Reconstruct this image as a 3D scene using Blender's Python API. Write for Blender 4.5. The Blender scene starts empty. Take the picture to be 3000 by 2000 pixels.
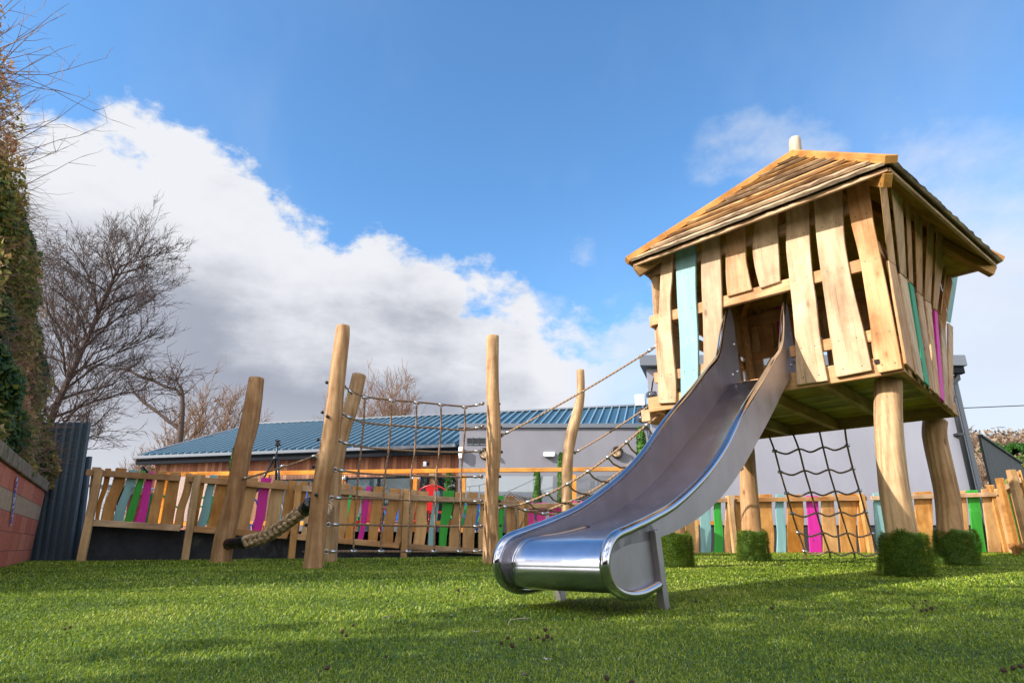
import bpy, bmesh, math, random
import numpy as np
from mathutils import Vector, Matrix, noise
random.seed(7); rng = np.random.default_rng(11)
R = math.radians
# ------------------------------------------------------------------ camera, light, sky
scene = bpy.context.scene
COL = scene.collection
F = 1830.0; HZ = 1603.0; PITCH = math.atan((HZ - 1000) / F); SP, CP = math.sin(PITCH), math.cos(PITCH); CH = 0.2
camd = bpy.data.cameras.new('camera'); cam = bpy.data.objects.new('camera', camd); COL.objects.link(cam)
camd.sensor_width = 36; camd.lens = F / 3000 * 36; camd.clip_start = 0.02; camd.clip_end = 3000
cam.location = (0, 0, CH); cam.rotation_euler = (R(90) + PITCH, 0, 0)
scene.camera = cam
SUN_DIR = Vector((-0.79, -0.38, 0.49)).normalized()      # towards the sun
sd = bpy.data.lights.new('sun', 'SUN'); so = bpy.data.objects.new('sun', sd); COL.objects.link(so)
sd.energy = 4.0; sd.angle = R(0.5); sd.color = (1.0, 0.945, 0.87)
so.rotation_euler = (-SUN_DIR).to_track_quat('-Z', 'Y').to_euler()
scene.view_settings.view_transform = 'Standard'; scene.view_settings.look = 'None'
scene.view_settings.exposure = 0.95; scene.view_settings.gamma = 1
scene.cycles.max_bounces = 6; scene.cycles.diffuse_bounces = 3; scene.cycles.glossy_bounces = 4
scene.cycles.transparent_max_bounces = 8; scene.cycles.use_denoising = True

class NT:
    """small helper to write node graphs"""
    def __init__(s, tree): s.t = tree; s.n = tree.nodes; s.l = tree.links
    def new(s, typ, **kw):
        nd = s.n.new(typ)
        for k, v in kw.items(): setattr(nd, k, v)
        return nd
    def put(s, sock, v):
        if v is None: return
        if isinstance(v, bpy.types.NodeSocket): s.l.new(v, sock)
        else: sock.default_value = v
    def m(s, op, a, b=None, c=None, clamp=False):
        nd = s.new('ShaderNodeMath', operation=op); nd.use_clamp = clamp
        for i, v in enumerate((a, b, c)):
            if v is not None: s.put(nd.inputs[i], v)
        return nd.outputs[0]
    def mix(s, f, a, b, mode='MIX'):
        nd = s.new('ShaderNodeMix', data_type='RGBA', blend_type=mode)
        s.put(nd.inputs[0], f); s.put(nd.inputs[6], a if not isinstance(a, tuple) else (*a, 1)[:4]); s.put(nd.inputs[7], b if not isinstance(b, tuple) else (*b, 1)[:4])
        return nd.outputs[2]
    def noise(s, vec, scale, detail=4, rough=0.55, out=0, dist=0.0):
        nd = s.new('ShaderNodeTexNoise'); s.put(nd.inputs['Vector'], vec)
        nd.inputs['Scale'].default_value = scale; nd.inputs['Detail'].default_value = detail; nd.inputs['Roughness'].default_value = rough
        nd.inputs['Distortion'].default_value = dist
        return nd.outputs[out]
    def ramp(s, f, stops, interp='LINEAR'):
        nd = s.new('ShaderNodeValToRGB'); s.put(nd.inputs[0], f); cr = nd.color_ramp; cr.interpolation = interp
        while len(cr.elements) < len(stops): cr.elements.new(0.5)
        for e, (p, c) in zip(cr.elements, stops): e.position = p; e.color = (*c, 1)[:4] if isinstance(c, tuple) else (c, c, c, 1)
        return nd.outputs[0]
    def smooth(s, v, lo, hi, a=0.0, b=1.0):
        nd = s.new('ShaderNodeMapRange', interpolation_type='SMOOTHSTEP'); s.put(nd.inputs[0], v)
        s.put(nd.inputs[1], lo); s.put(nd.inputs[2], hi); nd.inputs[3].default_value = a; nd.inputs[4].default_value = b
        return nd.outputs[0]
    def curve(s, v, pts):
        nd = s.new('ShaderNodeFloatCurve'); s.put(nd.inputs['Value'], v); c = nd.mapping.curves[0]
        while len(c.points) < len(pts): c.points.new(0.5, 0.5)
        for p, (x, y) in zip(c.points, pts): p.location = (x, y)
        nd.mapping.update(); return nd.outputs[0]
    def mapping(s, vec, scale=(1, 1, 1), loc=(0, 0, 0), rot=(0, 0, 0)):
        nd = s.new('ShaderNodeMapping'); s.put(nd.inputs[0], vec)
        nd.inputs['Scale'].default_value = scale; nd.inputs['Location'].default_value = loc; nd.inputs['Rotation'].default_value = rot
        return nd.outputs[0]

world = bpy.data.worlds.new('World'); scene.world = world; world.use_nodes = True
W = NT(world.node_tree); W.n.clear()
sky = W.new('ShaderNodeTexSky', sky_type='NISHITA'); sky.sun_disc = False
sky.sun_elevation = math.asin(SUN_DIR.z); sky.sun_rotation = math.atan2(SUN_DIR.x, SUN_DIR.y)
sky.air_density = 1.0; sky.dust_density = 0.6; sky.ozone_density = 1.6
tc = W.new('ShaderNodeTexCoord').outputs['Generated']
sx = W.new('ShaderNodeSeparateXYZ'); W.l.new(tc, sx.inputs[0]); X_, Y_, Z_ = sx.outputs
az = W.m('ARCTAN2', X_, Y_)                    # radians, + to the right of north
el = W.m('ARCSINE', Z_)
azn = W.m('DIVIDE', W.m('ADD', az, 1.2), 2.4, clamp=True)     # -1.2..1.2 rad -> 0..1
def azel(x, y):
    u = x - 1500; v = 1000 - y; a = F * CP - v * SP; z = F * SP + v * CP
    return math.atan2(u, a), math.asin(z / math.sqrt(u * u + a * a + z * z))
bank_px = [(-600, 300), (0, 400), (150, 395), (480, 395), (640, 470), (760, 540), (930, 655), (1060, 705), (1290, 735), (1400, 860), (1540, 860), (1610, 960), (1750, 960), (1900, 900), (2080, 850), (2400, 830), (2620, 500), (2760, 470), (3000, 480), (3500, 500)]
pts = [(0.0, 0.55)]
for x, y in bank_px:
    a, e = azel(x, y); pts.append(((a + 1.2) / 2.4, e))
pts.append((1.0, 0.40))
pts = [p for p in pts if 0 <= p[0] <= 1]; pts.sort()
bound = W.curve(azn, pts)
cn1 = W.noise(W.mapping(tc, (1, 1, 1.5)), 5.5, 9, 0.62)
cn2 = W.noise(W.mapping(tc, (1, 1, 2.0), (3, 1, 2)), 2.3, 6, 0.6)
dlt = W.m('SUBTRACT', bound, el)
dn = W.m('ADD', dlt, W.m('MULTIPLY', W.m('SUBTRACT', cn1, 0.5), 0.36))
soft = W.curve(azn, [(0, .04), (.60, .04), (.67, .05), (.74, .16), (1, .16)])
left_m = W.smooth(dn, W.m('MULTIPLY', soft, -0.5), soft)
left_m = W.m('MULTIPLY', left_m, W.curve(azn, [(0, 1), (.53, 1), (.585, .62), (.66, .66), (.75, .86), (1, .85)]))
wn = W.noise(W.mapping(tc, (1, 1, 1.6), (7, 3, 1)), 7.0, 7, 0.6)
def puff(x, y, rx, ry, k, lo, hi):
    a, e = azel(x, y)
    da = W.m('DIVIDE', W.m('SUBTRACT', az, a), rx); de = W.m('DIVIDE', W.m('SUBTRACT', el, e), ry)
    g = W.m('SUBTRACT', 1.0, W.m('ADD', W.m('MULTIPLY', da, da), W.m('MULTIPLY', de, de)), clamp=True)
    v_ = W.m('ADD', W.m('MULTIPLY', g, .75), W.m('MULTIPLY', W.m('SUBTRACT', wn, .5), 2.6))
    return W.m('MULTIPLY', W.m('MULTIPLY', W.smooth(v_, lo + .1, hi + .65), W.smooth(g, 0.0, .5)), k)
m_ = left_m
for a_ in ((2280, 440, .17, .11, .5, .12, .5), (1710, 745, .06, .05, .7, .1, .5), (1800, 880, .06, .03, .6, .1, .5), (1640, 900, .10, .04, .7, .1, .45), (1780, 1000, .14, .05, .8, .1, .45)):
    m_ = W.m('MAXIMUM', m_, puff(*a_))
veil = W.m('MULTIPLY', W.smooth(W.noise(W.mapping(tc, (1.2, 0.8, 0.5), (2, 2, 5), (0, .6, 0)), 2.0, 5, .6), .42, .85), 0.18)
m_ = W.m('MAXIMUM', m_, veil)
# shading of the cloud itself: bright towards its top, greyer in its belly
belly = W.m('ADD', W.m('MULTIPLY', dlt, 1.9), W.m('MULTIPLY', W.m('SUBTRACT', cn2, 0.5), 1.5))
shade = W.smooth(belly, -0.02, 0.50)
low = W.smooth(el, 0.05, 0.27)                  # brighter again near the horizon
leftness = W.curve(azn, [(0, .55), (.25, .8), (.36, 1), (.55, .9), (.65, .22), (1, .25)])
shade = W.m('MULTIPLY', W.m('MULTIPLY', shade, leftness), W.m('MULTIPLY_ADD', low, .62, .38))
ccol = W.mix(shade, (0.93, 0.95, 1.0), (0.38, 0.41, 0.51))
skyt = W.mix(1.0, sky.outputs[0], (0.68, 1.03, 1.25), 'MULTIPLY')
skyc = W.mix(1.0, skyt, (0.122, 0.122, 0.122), 'MULTIPLY')
behind = W.smooth(Y_, 0.25, -0.45)              # clouds at the viewer's back, boosted as added fill light for camera-facing sides
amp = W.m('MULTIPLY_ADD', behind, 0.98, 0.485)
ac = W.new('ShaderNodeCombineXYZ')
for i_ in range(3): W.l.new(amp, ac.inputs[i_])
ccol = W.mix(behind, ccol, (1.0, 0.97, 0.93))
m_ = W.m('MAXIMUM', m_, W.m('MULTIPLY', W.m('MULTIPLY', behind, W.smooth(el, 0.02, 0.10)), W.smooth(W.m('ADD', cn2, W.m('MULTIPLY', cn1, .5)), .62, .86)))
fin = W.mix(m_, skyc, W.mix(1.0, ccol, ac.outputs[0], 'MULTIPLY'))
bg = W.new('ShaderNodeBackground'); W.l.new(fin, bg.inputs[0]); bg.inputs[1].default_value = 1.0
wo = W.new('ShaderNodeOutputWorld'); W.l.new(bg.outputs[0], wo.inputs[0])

# ------------------------------------------------------------------ geometry of the view (photo pixel -> place)
def ray(x, y):
    v = 1000 - y; return Vector((x - 1500, F * CP - v * SP, F * SP + v * CP))
CAM = Vector((0, 0, CH))
def at(x, y, Y):
    r = ray(x, y); return CAM + r * (Y / r.y)
def on(x, y, p0, n):
    r = ray(x, y); p0 = Vector(p0); n = Vector(n); return CAM + r * ((p0 - CAM).dot(n) / r.dot(n))
def interp(x, pts):
    if x <= pts[0][0]: (x0, y0), (x1, y1) = pts[0], pts[1]
    elif x >= pts[-1][0]: (x0, y0), (x1, y1) = pts[-2], pts[-1]
    else:
        for (x0, y0), (x1, y1) in zip(pts, pts[1:]):
            if x0 <= x <= x1: break
    return y0 + (y1 - y0) * (x - x0) / (x1 - x0)
def gz(y): return 0.017 * min(max(0.0, y - 5.2), 6.8) - 0.026 * min(max(0.0, 5.2 - y), 6.0)      # the lawn tilts gently up towards the fence

# ------------------------------------------------------------------ materials
MATS = {}
def mat(name, col, rough=0.7, metal=0.0, build=None, spec=0.5):
    if name in MATS: return MATS[name]
    m = bpy.data.materials.new(name); m.use_nodes = True; k = NT(m.node_tree)
    b = m.node_tree.nodes['Principled BSDF']
    b.inputs['Base Color'].default_value = (*col, 1); b.inputs['Roughness'].default_value = rough; b.inputs['Metallic'].default_value = metal
    b.inputs['Specular IOR Level'].default_value = spec
    if build: build(k, b)
    MATS[name] = m; return m
def bump(k, b, h, strength, dist=0.01):
    nd = k.new('ShaderNodeBump'); k.put(nd.inputs['Height'], h); nd.inputs['Strength'].default_value = strength; nd.inputs['Distance'].default_value = dist
    k.l.new(nd.outputs[0], b.inputs['Normal'])
def oco(k): return k.new('ShaderNodeTexCoord').outputs['Object']
def rnd(k): return k.new('ShaderNodeObjectInfo').outputs['Random']
def shifted(k, vec, sc=(1, 1, 1)):
    r = rnd(k); cb = k.new('ShaderNodeCombineXYZ')
    for i, f in enumerate((37.0, 91.0, 53.0)): k.l.new(k.m('MULTIPLY', r, f), cb.inputs[i])
    va = k.new('ShaderNodeVectorMath', operation='ADD'); k.l.new(k.mapping(vec, sc), va.inputs[0]); k.l.new(cb.outputs[0], va.inputs[1])
    return va.outputs[0]
def wood(name, light, dark, axis='z', rough=0.62, var=0.25, knots=True, grain=1.0, bumps=0.25):
    s_ = {'z': (20, 20, 1.3), 'x': (1.3, 20, 20), 'y': (20, 1.3, 20)}[axis]
    def bld(k, b):
        v = shifted(k, oco(k), s_)
        n1 = k.noise(v, 1.0 * grain, 5, 0.6, dist=1.2)
        wv = k.new('ShaderNodeTexWave', wave_type='RINGS' if axis == 'z' else 'BANDS'); k.put(wv.inputs['Vector'], k.mapping(v, (.35, .35, .35)))
        wv.inputs['Scale'].default_value = 1.0; wv.inputs['Distortion'].default_value = 7; wv.inputs['Detail'].default_value = 3; wv.inputs['Detail Scale'].default_value = 1.2
        fine = k.noise(k.mapping(v, (7, 7, 7)), 1.0, 4, 0.7)
        f = k.m('ADD', k.m('MULTIPLY', n1, .46), k.m('ADD', k.m('MULTIPLY', wv.outputs[1], .20), k.m('MULTIPLY', fine, .36)))
        c = k.ramp(f, [(0.28, dark), (0.50, tuple((a + c2) / 2 for a, c2 in zip(light, dark))), (0.70, light)])
        crack = k.noise(k.mapping(v, (3.2, 3.2, 1.0) if axis == 'z' else (1.0, 3.2, 3.2)), 1.0, 6, .75)
        c = k.mix(k.smooth(crack, .56, .68, 0, .68), c, tuple(q * .45 for q in dark))
        big = k.noise(shifted(k, oco(k), (3, 3, 2.2)), 1.0, 5, .65)
        c = k.mix(k.smooth(big, .36, .70), c, k.mix(1.0, c, (0.66, 0.56, 0.48), 'MULTIPLY'))
        if knots:
            vo = k.new('ShaderNodeTexVoronoi', feature='F1'); k.put(vo.inputs['Vector'], shifted(k, oco(k), {'z': (6, 6, 2.6), 'x': (2.6, 6, 6), 'y': (6, 2.6, 6)}[axis])); vo.inputs['Scale'].default_value = 1.0
            kn = k.m('ADD', vo.outputs['Distance'], k.m('MULTIPLY', fine, .16))
            c = k.mix(k.smooth(kn, .14, .20, .95, 0.0), c, (dark[0] * .45, dark[1] * .36, dark[2] * .3))
            ring = k.smooth(kn, .18, .32, .4, 0.0); c = k.mix(ring, c, (dark[0] * .9, dark[1] * .8, dark[2] * .7))
        r = rnd(k); hv = k.new('ShaderNodeHueSaturation'); k.l.new(c, hv.inputs['Color'])
        k.l.new(k.m('MULTIPLY_ADD', r, .014, .495), hv.inputs['Hue']); k.l.new(k.m('MULTIPLY_ADD', r, var * -1.2, 1.0 + var * .6), hv.inputs['Saturation'])
        r2 = k.m('FRACT', k.m('MULTIPLY', r, 7.31)); k.l.new(k.m('MULTIPLY_ADD', r2, var * 1.4, 1.0 - var * .7), hv.inputs['Value'])
        k.l.new(hv.outputs[0], b.inputs['Base Color'])
        k.l.new(k.m('MULTIPLY_ADD', f, -.25, rough + .15), b.inputs['Roughness'])
        bump(k, b, f, bumps, 0.006)
    return mat(name, light, rough, build=bld, spec=.3)
def painted(name, col, var=.12):
    def bld(k, b):
        v = shifted(k, oco(k), (16, 16, 1.3)); n1 = k.noise(v, 1.0, 5, .6); n2 = k.noise(shifted(k, oco(k), (3, 3, 3)), 1, 5, .62)
        pale = tuple(min(1, c * 1.25 + .06) for c in col); deep = tuple(c * .78 for c in col)
        c = k.mix(k.smooth(n1, .3, .7), deep, col); c = k.mix(k.smooth(n2, .58, .74, 0, .55), c, pale)
        vo = k.new('ShaderNodeTexVoronoi'); k.put(vo.inputs['Vector'], shifted(k, oco(k), (6, 6, 2.4))); vo.inputs['Scale'].default_value = 1
        c = k.mix(k.smooth(vo.outputs['Distance'], .05, .13, .55, 0), c, tuple(q * .25 for q in col))
        k.l.new(c, b.inputs['Base Color']); bump(k, b, n1, .3, .005)
    return mat(name, col, .55, build=bld, spec=.35)
OAK = wood('oak_upright', (0.61, 0.385, 0.21), (0.36, 0.20, 0.095))
OAKX = wood('oak_lengthwise', (0.57, 0.35, 0.185), (0.36, 0.195, 0.09), axis='x', knots=False)
OAKF = wood('oak_fence', (0.62, 0.345, 0.135), (0.42, 0.21, 0.07), knots=False)
SOFT = wood('treated_timber', (0.50, 0.38, 0.09), (0.24, 0.16, 0.04), axis='x', knots=False, var=.3)
SOFTJ = wood('treated_joist', (0.50, 0.29, 0.10), (0.24, 0.125, 0.035), axis='x', knots=True, var=.2)
SHINGLE = wood('waney_roof_board', (0.62, 0.40, 0.20), (0.31, 0.18, 0.085), axis='x', knots=False, var=.45, grain=1.4, bumps=.5)
SHINGLE_E = wood('bark_edge', (0.48, 0.32, 0.18), (0.09, 0.055, 0.04), axis='x', knots=False, var=.5, grain=2.5, bumps=.8)
FASCIA = wood('roof_trim_oak', (0.60, 0.34, 0.12), (0.40, 0.20, 0.055), axis='x', knots=False, var=.12)
LOG = wood('robinia_log', (0.60, 0.375, 0.195), (0.28, 0.155, 0.075), rough=.7, var=.16, bumps=.9)
LOGD = wood('robinia_log_end', (0.34, 0.20, 0.12), (0.15, 0.085, 0.05), axis='x', knots=False)
TURQ = painted('turquoise_stain', (0.22, 0.40, 0.395)); GREEN = painted('green_stain', (0.035, 0.34, 0.035)); MAG = painted('magenta_stain', (0.62, 0.018, 0.30)); PINK = painted('pink_stain', (0.80, 0.05, 0.33))
DGREEN = painted('deep_green_stain', (0.015, 0.26, 0.12))
ORNG = wood('orange_glulam', (0.80, 0.34, 0.055), (0.62, 0.22, 0.03), axis='x', knots=False, var=.08)
BLACKP = mat('black_plastic', (0.012, 0.012, 0.014), .32)
def steel_b(rough, st, dirn, tint=(.56, .56, .60)):
    def bld(k, b):
        n = k.noise(k.mapping(oco(k), dirn), 1, 4, .6); n2 = k.noise(oco(k), 5, 5, .65)
        k.l.new(k.m('ADD', k.m('MULTIPLY', n, st), k.m('MULTIPLY_ADD', n2, .14, rough - st * .5 - .07)), b.inputs['Roughness'])
        k.l.new(k.mix(k.smooth(n2, .35, .7), tuple(c * .86 for c in tint), tint), b.inputs['Base Color']); bump(k, b, n, .05, .001)
    return bld
STEEL = mat('polished_steel', (.5, .5, .52), .2, 1.0, steel_b(.13, .08, (60, 3, 3)))
STEELB = mat('steel_bed', (.5, .5, .52), .3, 1.0, steel_b(.24, .10, (90, 2, 2), (.58, .58, .66)))
STEELS = mat('brushed_steel_side', (.5, .5, .52), .45, 1.0, steel_b(.46, .15, (4, 80, 4), (.42, .385, .405)))
GALV = mat('galvanised', (.55, .55, .57), .35, 1.0)
def rope_b(c1, c2, pitch=1.0):
    def bld(k, b):
        uv = k.new('ShaderNodeUVMap').outputs[0]; s = k.new('ShaderNodeSeparateXYZ'); k.l.new(uv, s.inputs[0])
        w_ = k.m('SINE', k.m('MULTIPLY', k.m('ADD', k.m('MULTIPLY', s.outputs[0], 3.0), k.m('MULTIPLY', s.outputs[1], pitch)), 6.2832))
        f = k.m('MULTIPLY_ADD', w_, .5, .5); k.l.new(k.mix(f, c1, c2), b.inputs['Base Color']); bump(k, b, f, .7, .004)
    return bld
ROPE = mat('steel_core_rope', (.25, .15, .09), .75, build=rope_b((.13, .075, .045), (.36, .22, .13), 22))
ROPEL = mat('pale_rope', (.4, .25, .15), .75, build=rope_b((.22, .12, .07), (.50, .32, .19), 22))
HEMP = mat('hemp_strand', (.5, .36, .2), .85, build=rope_b((.22, .135, .07), (.58, .41, .23), 14))
def render_b(c, sc=1.0):
    def bld(k, b):
        n = k.noise(oco(k), 90, 3, .7); n2 = k.noise(k.mapping(oco(k), (1, 1, .5)), .7 * sc, 5, .6); n3 = k.noise(k.mapping(oco(k), (6, 6, .35)), 1, 4, .6)
        cc = k.mix(k.smooth(n2, .3, .7), tuple(q * .9 for q in c), tuple(min(1, q * 1.08) for q in c))
        cc = k.mix(k.smooth(n3, .5, .8, 0, .25), cc, tuple(q * .7 for q in c)); k.l.new(cc, b.inputs['Base Color']); bump(k, b, n, .35, .004)
    return bld
GREY = mat('grey_render', (.27, .265, .29), .9, build=render_b((.225, .22, .25)), spec=.2)
GREY2 = mat('pale_grey_render', (.36, .355, .39), .9, build=render_b((.30, .30, .35)), spec=.2)
PLINTH = mat('dark_plinth', (.05, .05, .055), .85, build=render_b((.045, .043, .05)), spec=.2)
ROOFM = mat('blue_roof_metal', (.055, .19, .30), .34, build=render_b((.02, .062, .09), .6))
MATS['blue_roof_metal'].node_tree.nodes['Principled BSDF'].inputs['Specular IOR Level'].default_value = .8
DARKM = mat('dark_metal_trim', (.010, .012, .016), .7, spec=.08); TRIM = mat('grey_metal_trim', (.13, .145, .175), .5)
WHITEP = mat('white_plastic', (.75, .76, .78), .4)
CREAM = mat('cream_glass', (.75, .52, .32), .35)
def clad(k, b):
    s = k.new('ShaderNodeSeparateXYZ'); k.l.new(oco(k), s.inputs[0]); q = k.m('DIVIDE', s.outputs[0], .11); fl = k.m('FLOOR', q); fr = k.m('FRACT', q)
    wn = k.new('ShaderNodeTexWhiteNoise', noise_dimensions='1D'); k.l.new(fl, wn.inputs['W'])
    g = k.noise(k.mapping(oco(k), (25, 25, 1.4)), 1, 5, .6)
    c = k.ramp(wn.outputs[0], [(0, (.20, .055, .02)), (.4, (.33, .10, .04)), (.75, (.46, .17, .075)), (1, (.60, .27, .13))])
    c = k.mix(k.smooth(g, .3, .75, 0, .5), c, (.16, .05, .02)); gap = k.m('LESS_THAN', fr, .07)
    c = k.mix(gap, c, (.03, .012, .008)); k.l.new(c, b.inputs['Base Color']); bump(k, b, k.m('SUBTRACT', 1, gap), .5, .01)
CLAD = mat('cedar_cladding', (.4, .14, .06), .6, build=clad)
def glassdark(k, b):
    n = k.noise(k.mapping(oco(k), (1, 1, 1)), 2.2, 6, .7); k.l.new(k.ramp(n, [(.42, (.008, .01, .015)), (.62, (.05, .07, .09))]), b.inputs['Base Color'])
WINDOW = mat('dark_window_glass', (.02, .025, .03), .04, build=glassdark, spec=.9)
def glass_mix(k, b):
    g = k.new('ShaderNodeBsdfGlossy'); g.inputs['Roughness'].default_value = .02; t = k.new('ShaderNodeBsdfTransparent'); t.inputs[0].default_value = (.86, .92, .93, 1)
    fr = k.new('ShaderNodeFresnel'); fr.inputs[0].default_value = 1.5; mx = k.new('ShaderNodeMixShader'); k.l.new(k.m('ADD', fr.outputs[0], .05), mx.inputs[0])
    k.l.new(t.outputs[0], mx.inputs[1]); k.l.new(g.outputs[0], mx.inputs[2]); out = [n for n in k.n if n.type == 'OUTPUT_MATERIAL'][0]; k.l.new(mx.outputs[0], out.inputs[0])
GLASS = mat('windbreak_glass', (1, 1, 1), .02, build=glass_mix)
def leafmat(name, cols, rough=.55, trans=.25):
    def bld(k, b):
        a = k.new('ShaderNodeAttribute'); a.attribute_name = 'tint'
        stops = [(i / (len(cols) - 1), c) for i, c in enumerate(cols)]
        c = k.ramp(a.outputs['Fac'], stops); k.l.new(c, b.inputs['Base Color'])
        t = k.new('ShaderNodeBsdfTranslucent'); k.l.new(c, t.inputs[0]); mx = k.new('ShaderNodeMixShader'); mx.inputs[0].default_value = trans
        out = [n for n in k.n if n.type == 'OUTPUT_MATERIAL'][0]; k.l.new(b.outputs[0], mx.inputs[1]); k.l.new(t.outputs[0], mx.inputs[2]); k.l.new(mx.outputs[0], out.inputs[0])
    return mat(name, cols[0], rough, build=bld, spec=.3)
TURF = leafmat('turf_blade', [(.065, .105, .006), (.145, .215, .012), (.24, .33, .018), (.38, .44, .045), (.56, .54, .17)], .5, .35)
COLLAR = leafmat('turf_wrap_blade', [(.05, .11, .010), (.10, .19, .016), (.17, .28, .022), (.27, .36, .04), (.36, .40, .08)], .5, .3)
IVY = leafmat('ivy_leaf', [(.02, .06, .022), (.06, .12, .025), (.16, .19, .035), (.34, .30, .06), (.48, .26, .10), (.62, .42, .22), (.42, .16, .08)], .45, .4)
BOX = leafmat('topiary_leaf', [(.015, .06, .008), (.04, .13, .012), (.09, .21, .02), (.17, .28, .04)], .5, .25)
def bark_b(k, b):
    n = k.noise(k.mapping(oco(k), (1, 1, .3)), 18, 5, .7); k.l.new(k.ramp(n, [(.35, (.06, .045, .033)), (.65, (.20, .145, .10))]), b.inputs['Base Color'])
BARK = mat('bark', (.1, .07, .05), .9, build=bark_b, spec=.2)
BARKR = mat('reddish_twig', (.20, .115, .07), .85, spec=.2)
BARKD = mat('dark_twig', (.075, .05, .042), .85, spec=.2)

# ------------------------------------------------------------------ object helpers
def link(o, parent=None):
    COL.objects.link(o)
    if parent is not None: o.parent = parent; o.matrix_parent_inverse = parent.matrix_basis.inverted()
    return o
def thing(name, label, cat, loc=(0, 0, 0), group=None):
    o = bpy.data.objects.new(name, None); COL.objects.link(o); o.location = loc; o.empty_display_size = .2
    o['label'] = label; o['category'] = cat
    if group: o['group'] = group
    return o
def tag(o, label, cat, group=None, kind=None):
    if label: o['label'] = label
    if cat: o['category'] = cat
    if group: o['group'] = group
    if kind: o['kind'] = kind
    return o
def mesh_obj(name, verts, faces, m, parent=None, M=None, smooth=False, bevel=0.0, uvs=None, tint=None):
    me = bpy.data.meshes.new(name)
    if isinstance(verts, np.ndarray):
        fa = np.asarray(faces, dtype=np.int32); nv = len(verts); nf, k = fa.shape
        me.vertices.add(nv); me.vertices.foreach_set('co', verts.astype(np.float32).ravel())
        me.loops.add(nf * k); me.loops.foreach_set('vertex_index', fa.ravel())
        me.polygons.add(nf); me.polygons.foreach_set('loop_start', np.arange(nf, dtype=np.int32) * k)
        me.update(calc_edges=True)
    else:
        me.from_pydata([tuple(v) for v in verts], [], faces); me.update()
    if tint is not None:
        a = me.attributes.new('tint', 'FLOAT', 'POINT'); a.data.foreach_set('value', np.asarray(tint, dtype=np.float32))
    if uvs is not None:
        uvl = me.uv_layers.new(name='UVMap'); li = np.empty(len(me.loops), dtype=np.int32); me.loops.foreach_get('vertex_index', li)
        uvl.data.foreach_set('uv', np.asarray(uvs, dtype=np.float32)[li].ravel())
    me.materials.append(m)
    if smooth: me.polygons.foreach_set('use_smooth', [True] * len(me.polygons))
    o = bpy.data.objects.new(name, me)
    if M is not None: o.matrix_world = M
    COL.objects.link(o)
    if parent is not None:
        pm = parent.matrix_world.copy() if parent.type == 'EMPTY' else parent.matrix_basis
        pm = parent_world(parent)
        o.parent = parent; o.matrix_parent_inverse = pm.inverted()
    if bevel:
        b = o.modifiers.new('bevel', 'BEVEL'); b.width = bevel; b.segments = 2; b.limit_method = 'ANGLE'; b.angle_limit = R(40)
    return o
def parent_world(p):
    M = p.matrix_basis.copy()
    if p.parent is not None: M = parent_world(p.parent) @ p.matrix_parent_inverse @ M
    return M
def frame(o, x, y, z):
    return Matrix(((x[0], y[0], z[0], o[0]), (x[1], y[1], z[1], o[1]), (x[2], y[2], z[2], o[2]), (0, 0, 0, 1)))
def box_vf(lo, hi):
    x0, y0, z0 = lo; x1, y1, z1 = hi
    v = [(x0, y0, z0), (x1, y0, z0), (x1, y1, z0), (x0, y1, z0), (x0, y0, z1), (x1, y0, z1), (x1, y1, z1), (x0, y1, z1)]
    return v, [(0, 3, 2, 1), (4, 5, 6, 7), (0, 1, 5, 4), (1, 2, 6, 5), (2, 3, 7, 6), (3, 0, 4, 7)]
def box(name, lo, hi, m, parent=None, M=None, bevel=0.004):
    v, f = box_vf(lo, hi); return mesh_obj(name, v, f, m, parent, M, bevel=bevel)
def boxes(name, lst, m, parent=None, M=None, bevel=0.0):
    V, Fc = [], []
    for lo, hi in lst:
        v, f = box_vf(lo, hi); n = len(V); V += v; Fc += [tuple(i + n for i in q) for q in f]
    return mesh_obj(name, V, Fc, m, parent, M, bevel=bevel)
def beam(name, p, q, w, d, m, parent=None, up=(0, 0, 1), bevel=.005):
    """timber of section w (sideways) x d (up) from p to q, local x along it"""
    p = Vector(p); q = Vector(q); x = (q - p).normalized(); y = Vector(up).cross(x).normalized(); z = x.cross(y)
    return box(name, (0, -w / 2, -d / 2), ((q - p).length, w / 2, d / 2), m, parent, frame(p, x, y, z), bevel)
def prism(name, outline, thick, M, m, parent=None, bevel=.006):
    """outline = [(u,z)...] counter-clockwise in the local x-z plane, extruded along local -y..0"""
    n = len(outline); V = [(u, 0, z) for u, z in outline] + [(u, thick, z) for u, z in outline]
    Fc = [tuple(range(n)), tuple(range(2 * n - 1, n - 1, -1))] + [(i + n, (i + 1) % n + n, (i + 1) % n, i) for i in range(n)]
    return mesh_obj(name, V, Fc, m, parent, M, bevel=bevel)
def catmull(P, n=6):
    P = [Vector(p) for p in P]; out = []
    for i in range(len(P) - 1):
        a, b, c, d = P[max(i - 1, 0)], P[i], P[i + 1], P[min(i + 2, len(P) - 1)]
        for j in range(n):
            t = j / n; out.append(0.5 * ((2 * b) + (c - a) * t + (2 * a - 5 * b + 4 * c - d) * t * t + (3 * b - a - 3 * c + d) * t ** 3))
    out.append(P[-1]); return out
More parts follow.
